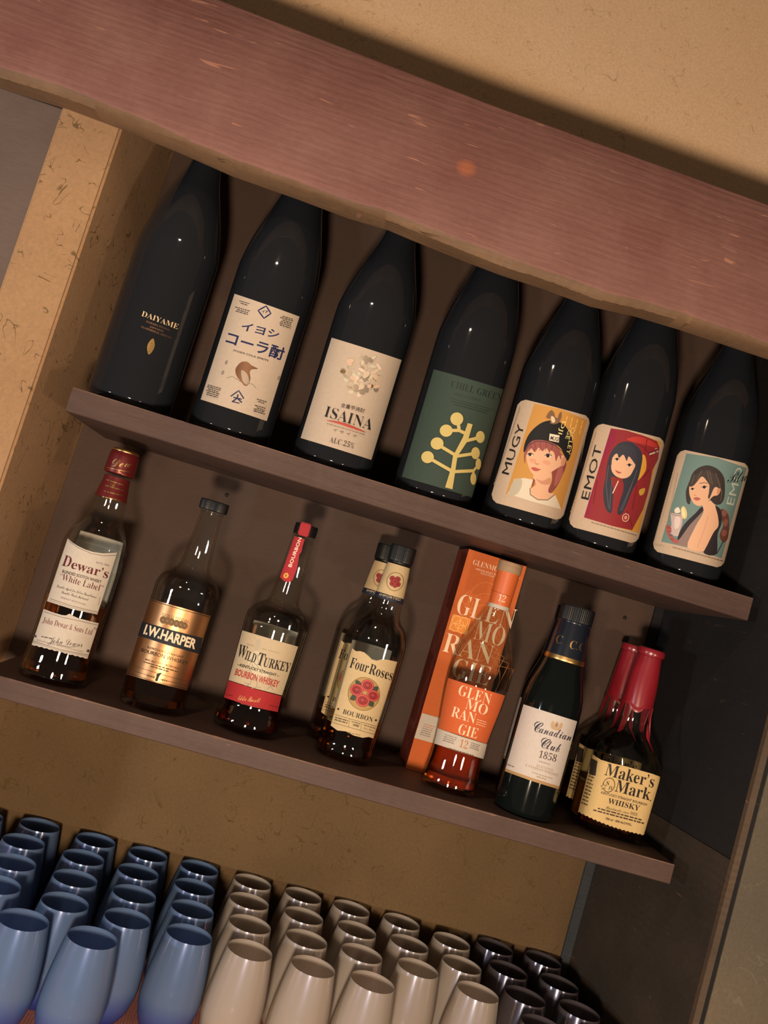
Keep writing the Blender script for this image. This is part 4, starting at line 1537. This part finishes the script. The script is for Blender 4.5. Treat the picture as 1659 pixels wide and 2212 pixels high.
# --- 7 red wax bottles
def wax_bottle(X, Y, label, front=True):
    def sec(th, z):
        k = 4.2 if z < .082 else max(2., 4.2 - (z - .082) / .034 * 2.2)
        return (abs(math.cos(th)) ** k + abs(math.sin(th)) ** k) ** (-1 / k)
    prof = [(0, .005), (.034, .001), (.0405, .004), (.0418, .012), (.0424, .04), (.0430, .080), (.0426, .092), (.0390, .104), (.0300, .117), (.0222, .126), (.0196, .136), (.0188, .160), (.0172, .19), (.0142, .222), (.0142, .226, 1)]
    t, base, tab = bottle('whisky_bottle', label, X, Y, prof, .052, AMBER, group='squat bourbon bottles dipped in red wax', sec=sec)
    seg = 96
    drips = [(-1.62, .034, .30), (.74, .048, .15), (-.45, .006, .5), (2.1, .03, .25), (3.2, .04, .22), (4.1, .03, .22)]

    def zb(th, z):
        d = .160
        for c, l, w in drips:
            e = abs((th - c + PI) % (2 * PI) - PI)
            d = min(d, .160 - l * math.exp(-(e / w) ** 4) + .002 * math.sin(th * 5))
        return d + (z - .160) * (.2336 - d) / (.2336 - .160)
    tb = [(r + .0011, z) for r, z in tab]
    bm = bmesh.new()
    rings = []
    N = 40
    for i in range(N + 1):
        f = i / N
        ring = []
        for s_ in range(seg):
            th = 2 * PI * s_ / seg
            b = zb(th, .160)
            z = b + (.2232 - b) * f
            r = interp(tb, z) * (1 + .012 * math.sin(th * 3 + z * 90)) + (.0007 if f < .06 else 0)
            r = max(r, .0152 if z > .205 else 0)
            ring.append(bm.verts.new((r * math.sin(th), -r * math.cos(th), z)))
        rings.append(ring)
    for r, z in ((.0149, .2236), (.0149, .2240), (.0168, .2243), (.0174, .2262), (.0174, .2302), (.0166, .2326), (.0140, .2336)):
        rings.append([bm.verts.new((r * math.sin(2 * PI * k / seg), -r * math.cos(2 * PI * k / seg), z)) for k in range(seg)])
    for p, q in zip(rings, rings[1:]):
        for k in range(seg):
            bm.faces.new((p[k], p[(k + 1) % seg], q[(k + 1) % seg], q[k]))
    bm.faces.new(rings[-1])
    obj('wax_seal', bm, WAX, t, smooth=True)
    a = Art((815, 1290), (1478, 1515), (715, 1750), (1300, 1975), 14)
    WP = paper('wheat_label_paper', hx('cdaf78'))
    tp = [(815, 1290), (850, 1312), (900, 1340), (1000, 1372), (1150, 1410), (1300, 1455), (1400, 1485), (1478, 1515)]
    bt = []
    for i in range(34):
        f = 1 - i / 33
        bt.append((715 + 585 * f, 1750 + 225 * f + 22 * math.sin(f * PI) + (5 if i % 2 else -4)))
    a.P(tp + bt, WP)
    BK = '231c18'
    a.T('Maker’s', 938, 1464, 1402, 1598, 96, 'serif', BK)
    a.T('Mark', 1036, 1602, 1362, 1698, 96, 'serif', BK)
    a.E(1372, 1700, 6, 6, BK)
    a.ring(984, 1550, 57, 60, 6, BK, 16, 36)
    a.T('S', 956, 1546, 982, 1554, 34, 'serif', BK)
    a.T('IV', 980, 1585, 1018, 1596, 30, 'serif', BK)
    star = []
    for k in range(10):
        rr_ = 30 if k % 2 == 0 else 13
        th = -PI / 2 + k * PI / 5
        star.append((936 + rr_ * math.cos(th), 1560 + rr_ * math.sin(th)))
    a.P(star, BK)
    a.P([(936 + (x - 936) * .7, 1560 + (y - 1560) * .7) for x, y in star], WP)
    a.T('KENTUCKY STRAIGHT BOURBON', 914, 1614, 1334, 1740, 19, 'bold', '4a3a2c')
    a.T('WHISKY', 975, 1696, 1262, 1776, 42, 'serif', BK)
    a.T('Handmade since 1953', 958, 1738, 1240, 1818, 22, 'script', '4a3a2c')
    a.D(890, 1738, 1280, 1856, 11, '4a3a2c')
    a.D(852, 1750, 1298, 1884, 11, '4a3a2c')
    a.T('700 ml · 45% ALC/VOL.', 958, 1826, 1188, 1892, 17, 'bold', '3a2e24')
    a.P([(806, 1322), (840, 1338), (872, 1352), (862, 1468), (830, 1462), (798, 1450)], '38302a')
    for i in range(9):
        a.D(796 - i * 6, 1470 + i * 27, 852 - i * 6, 1492 + i * 27, 9, '5a4c3c')
    a.wrap('label', t, base, tab, (-74, 62), (.0135, .0860), sec=sec)


wax_bottle(.4640, .086, 'nearer squat bourbon bottle with wheat label and dripping red wax neck')
wax_bottle(.4780, .1765, 'farther squat bourbon bottle with red wax neck, behind its twin')
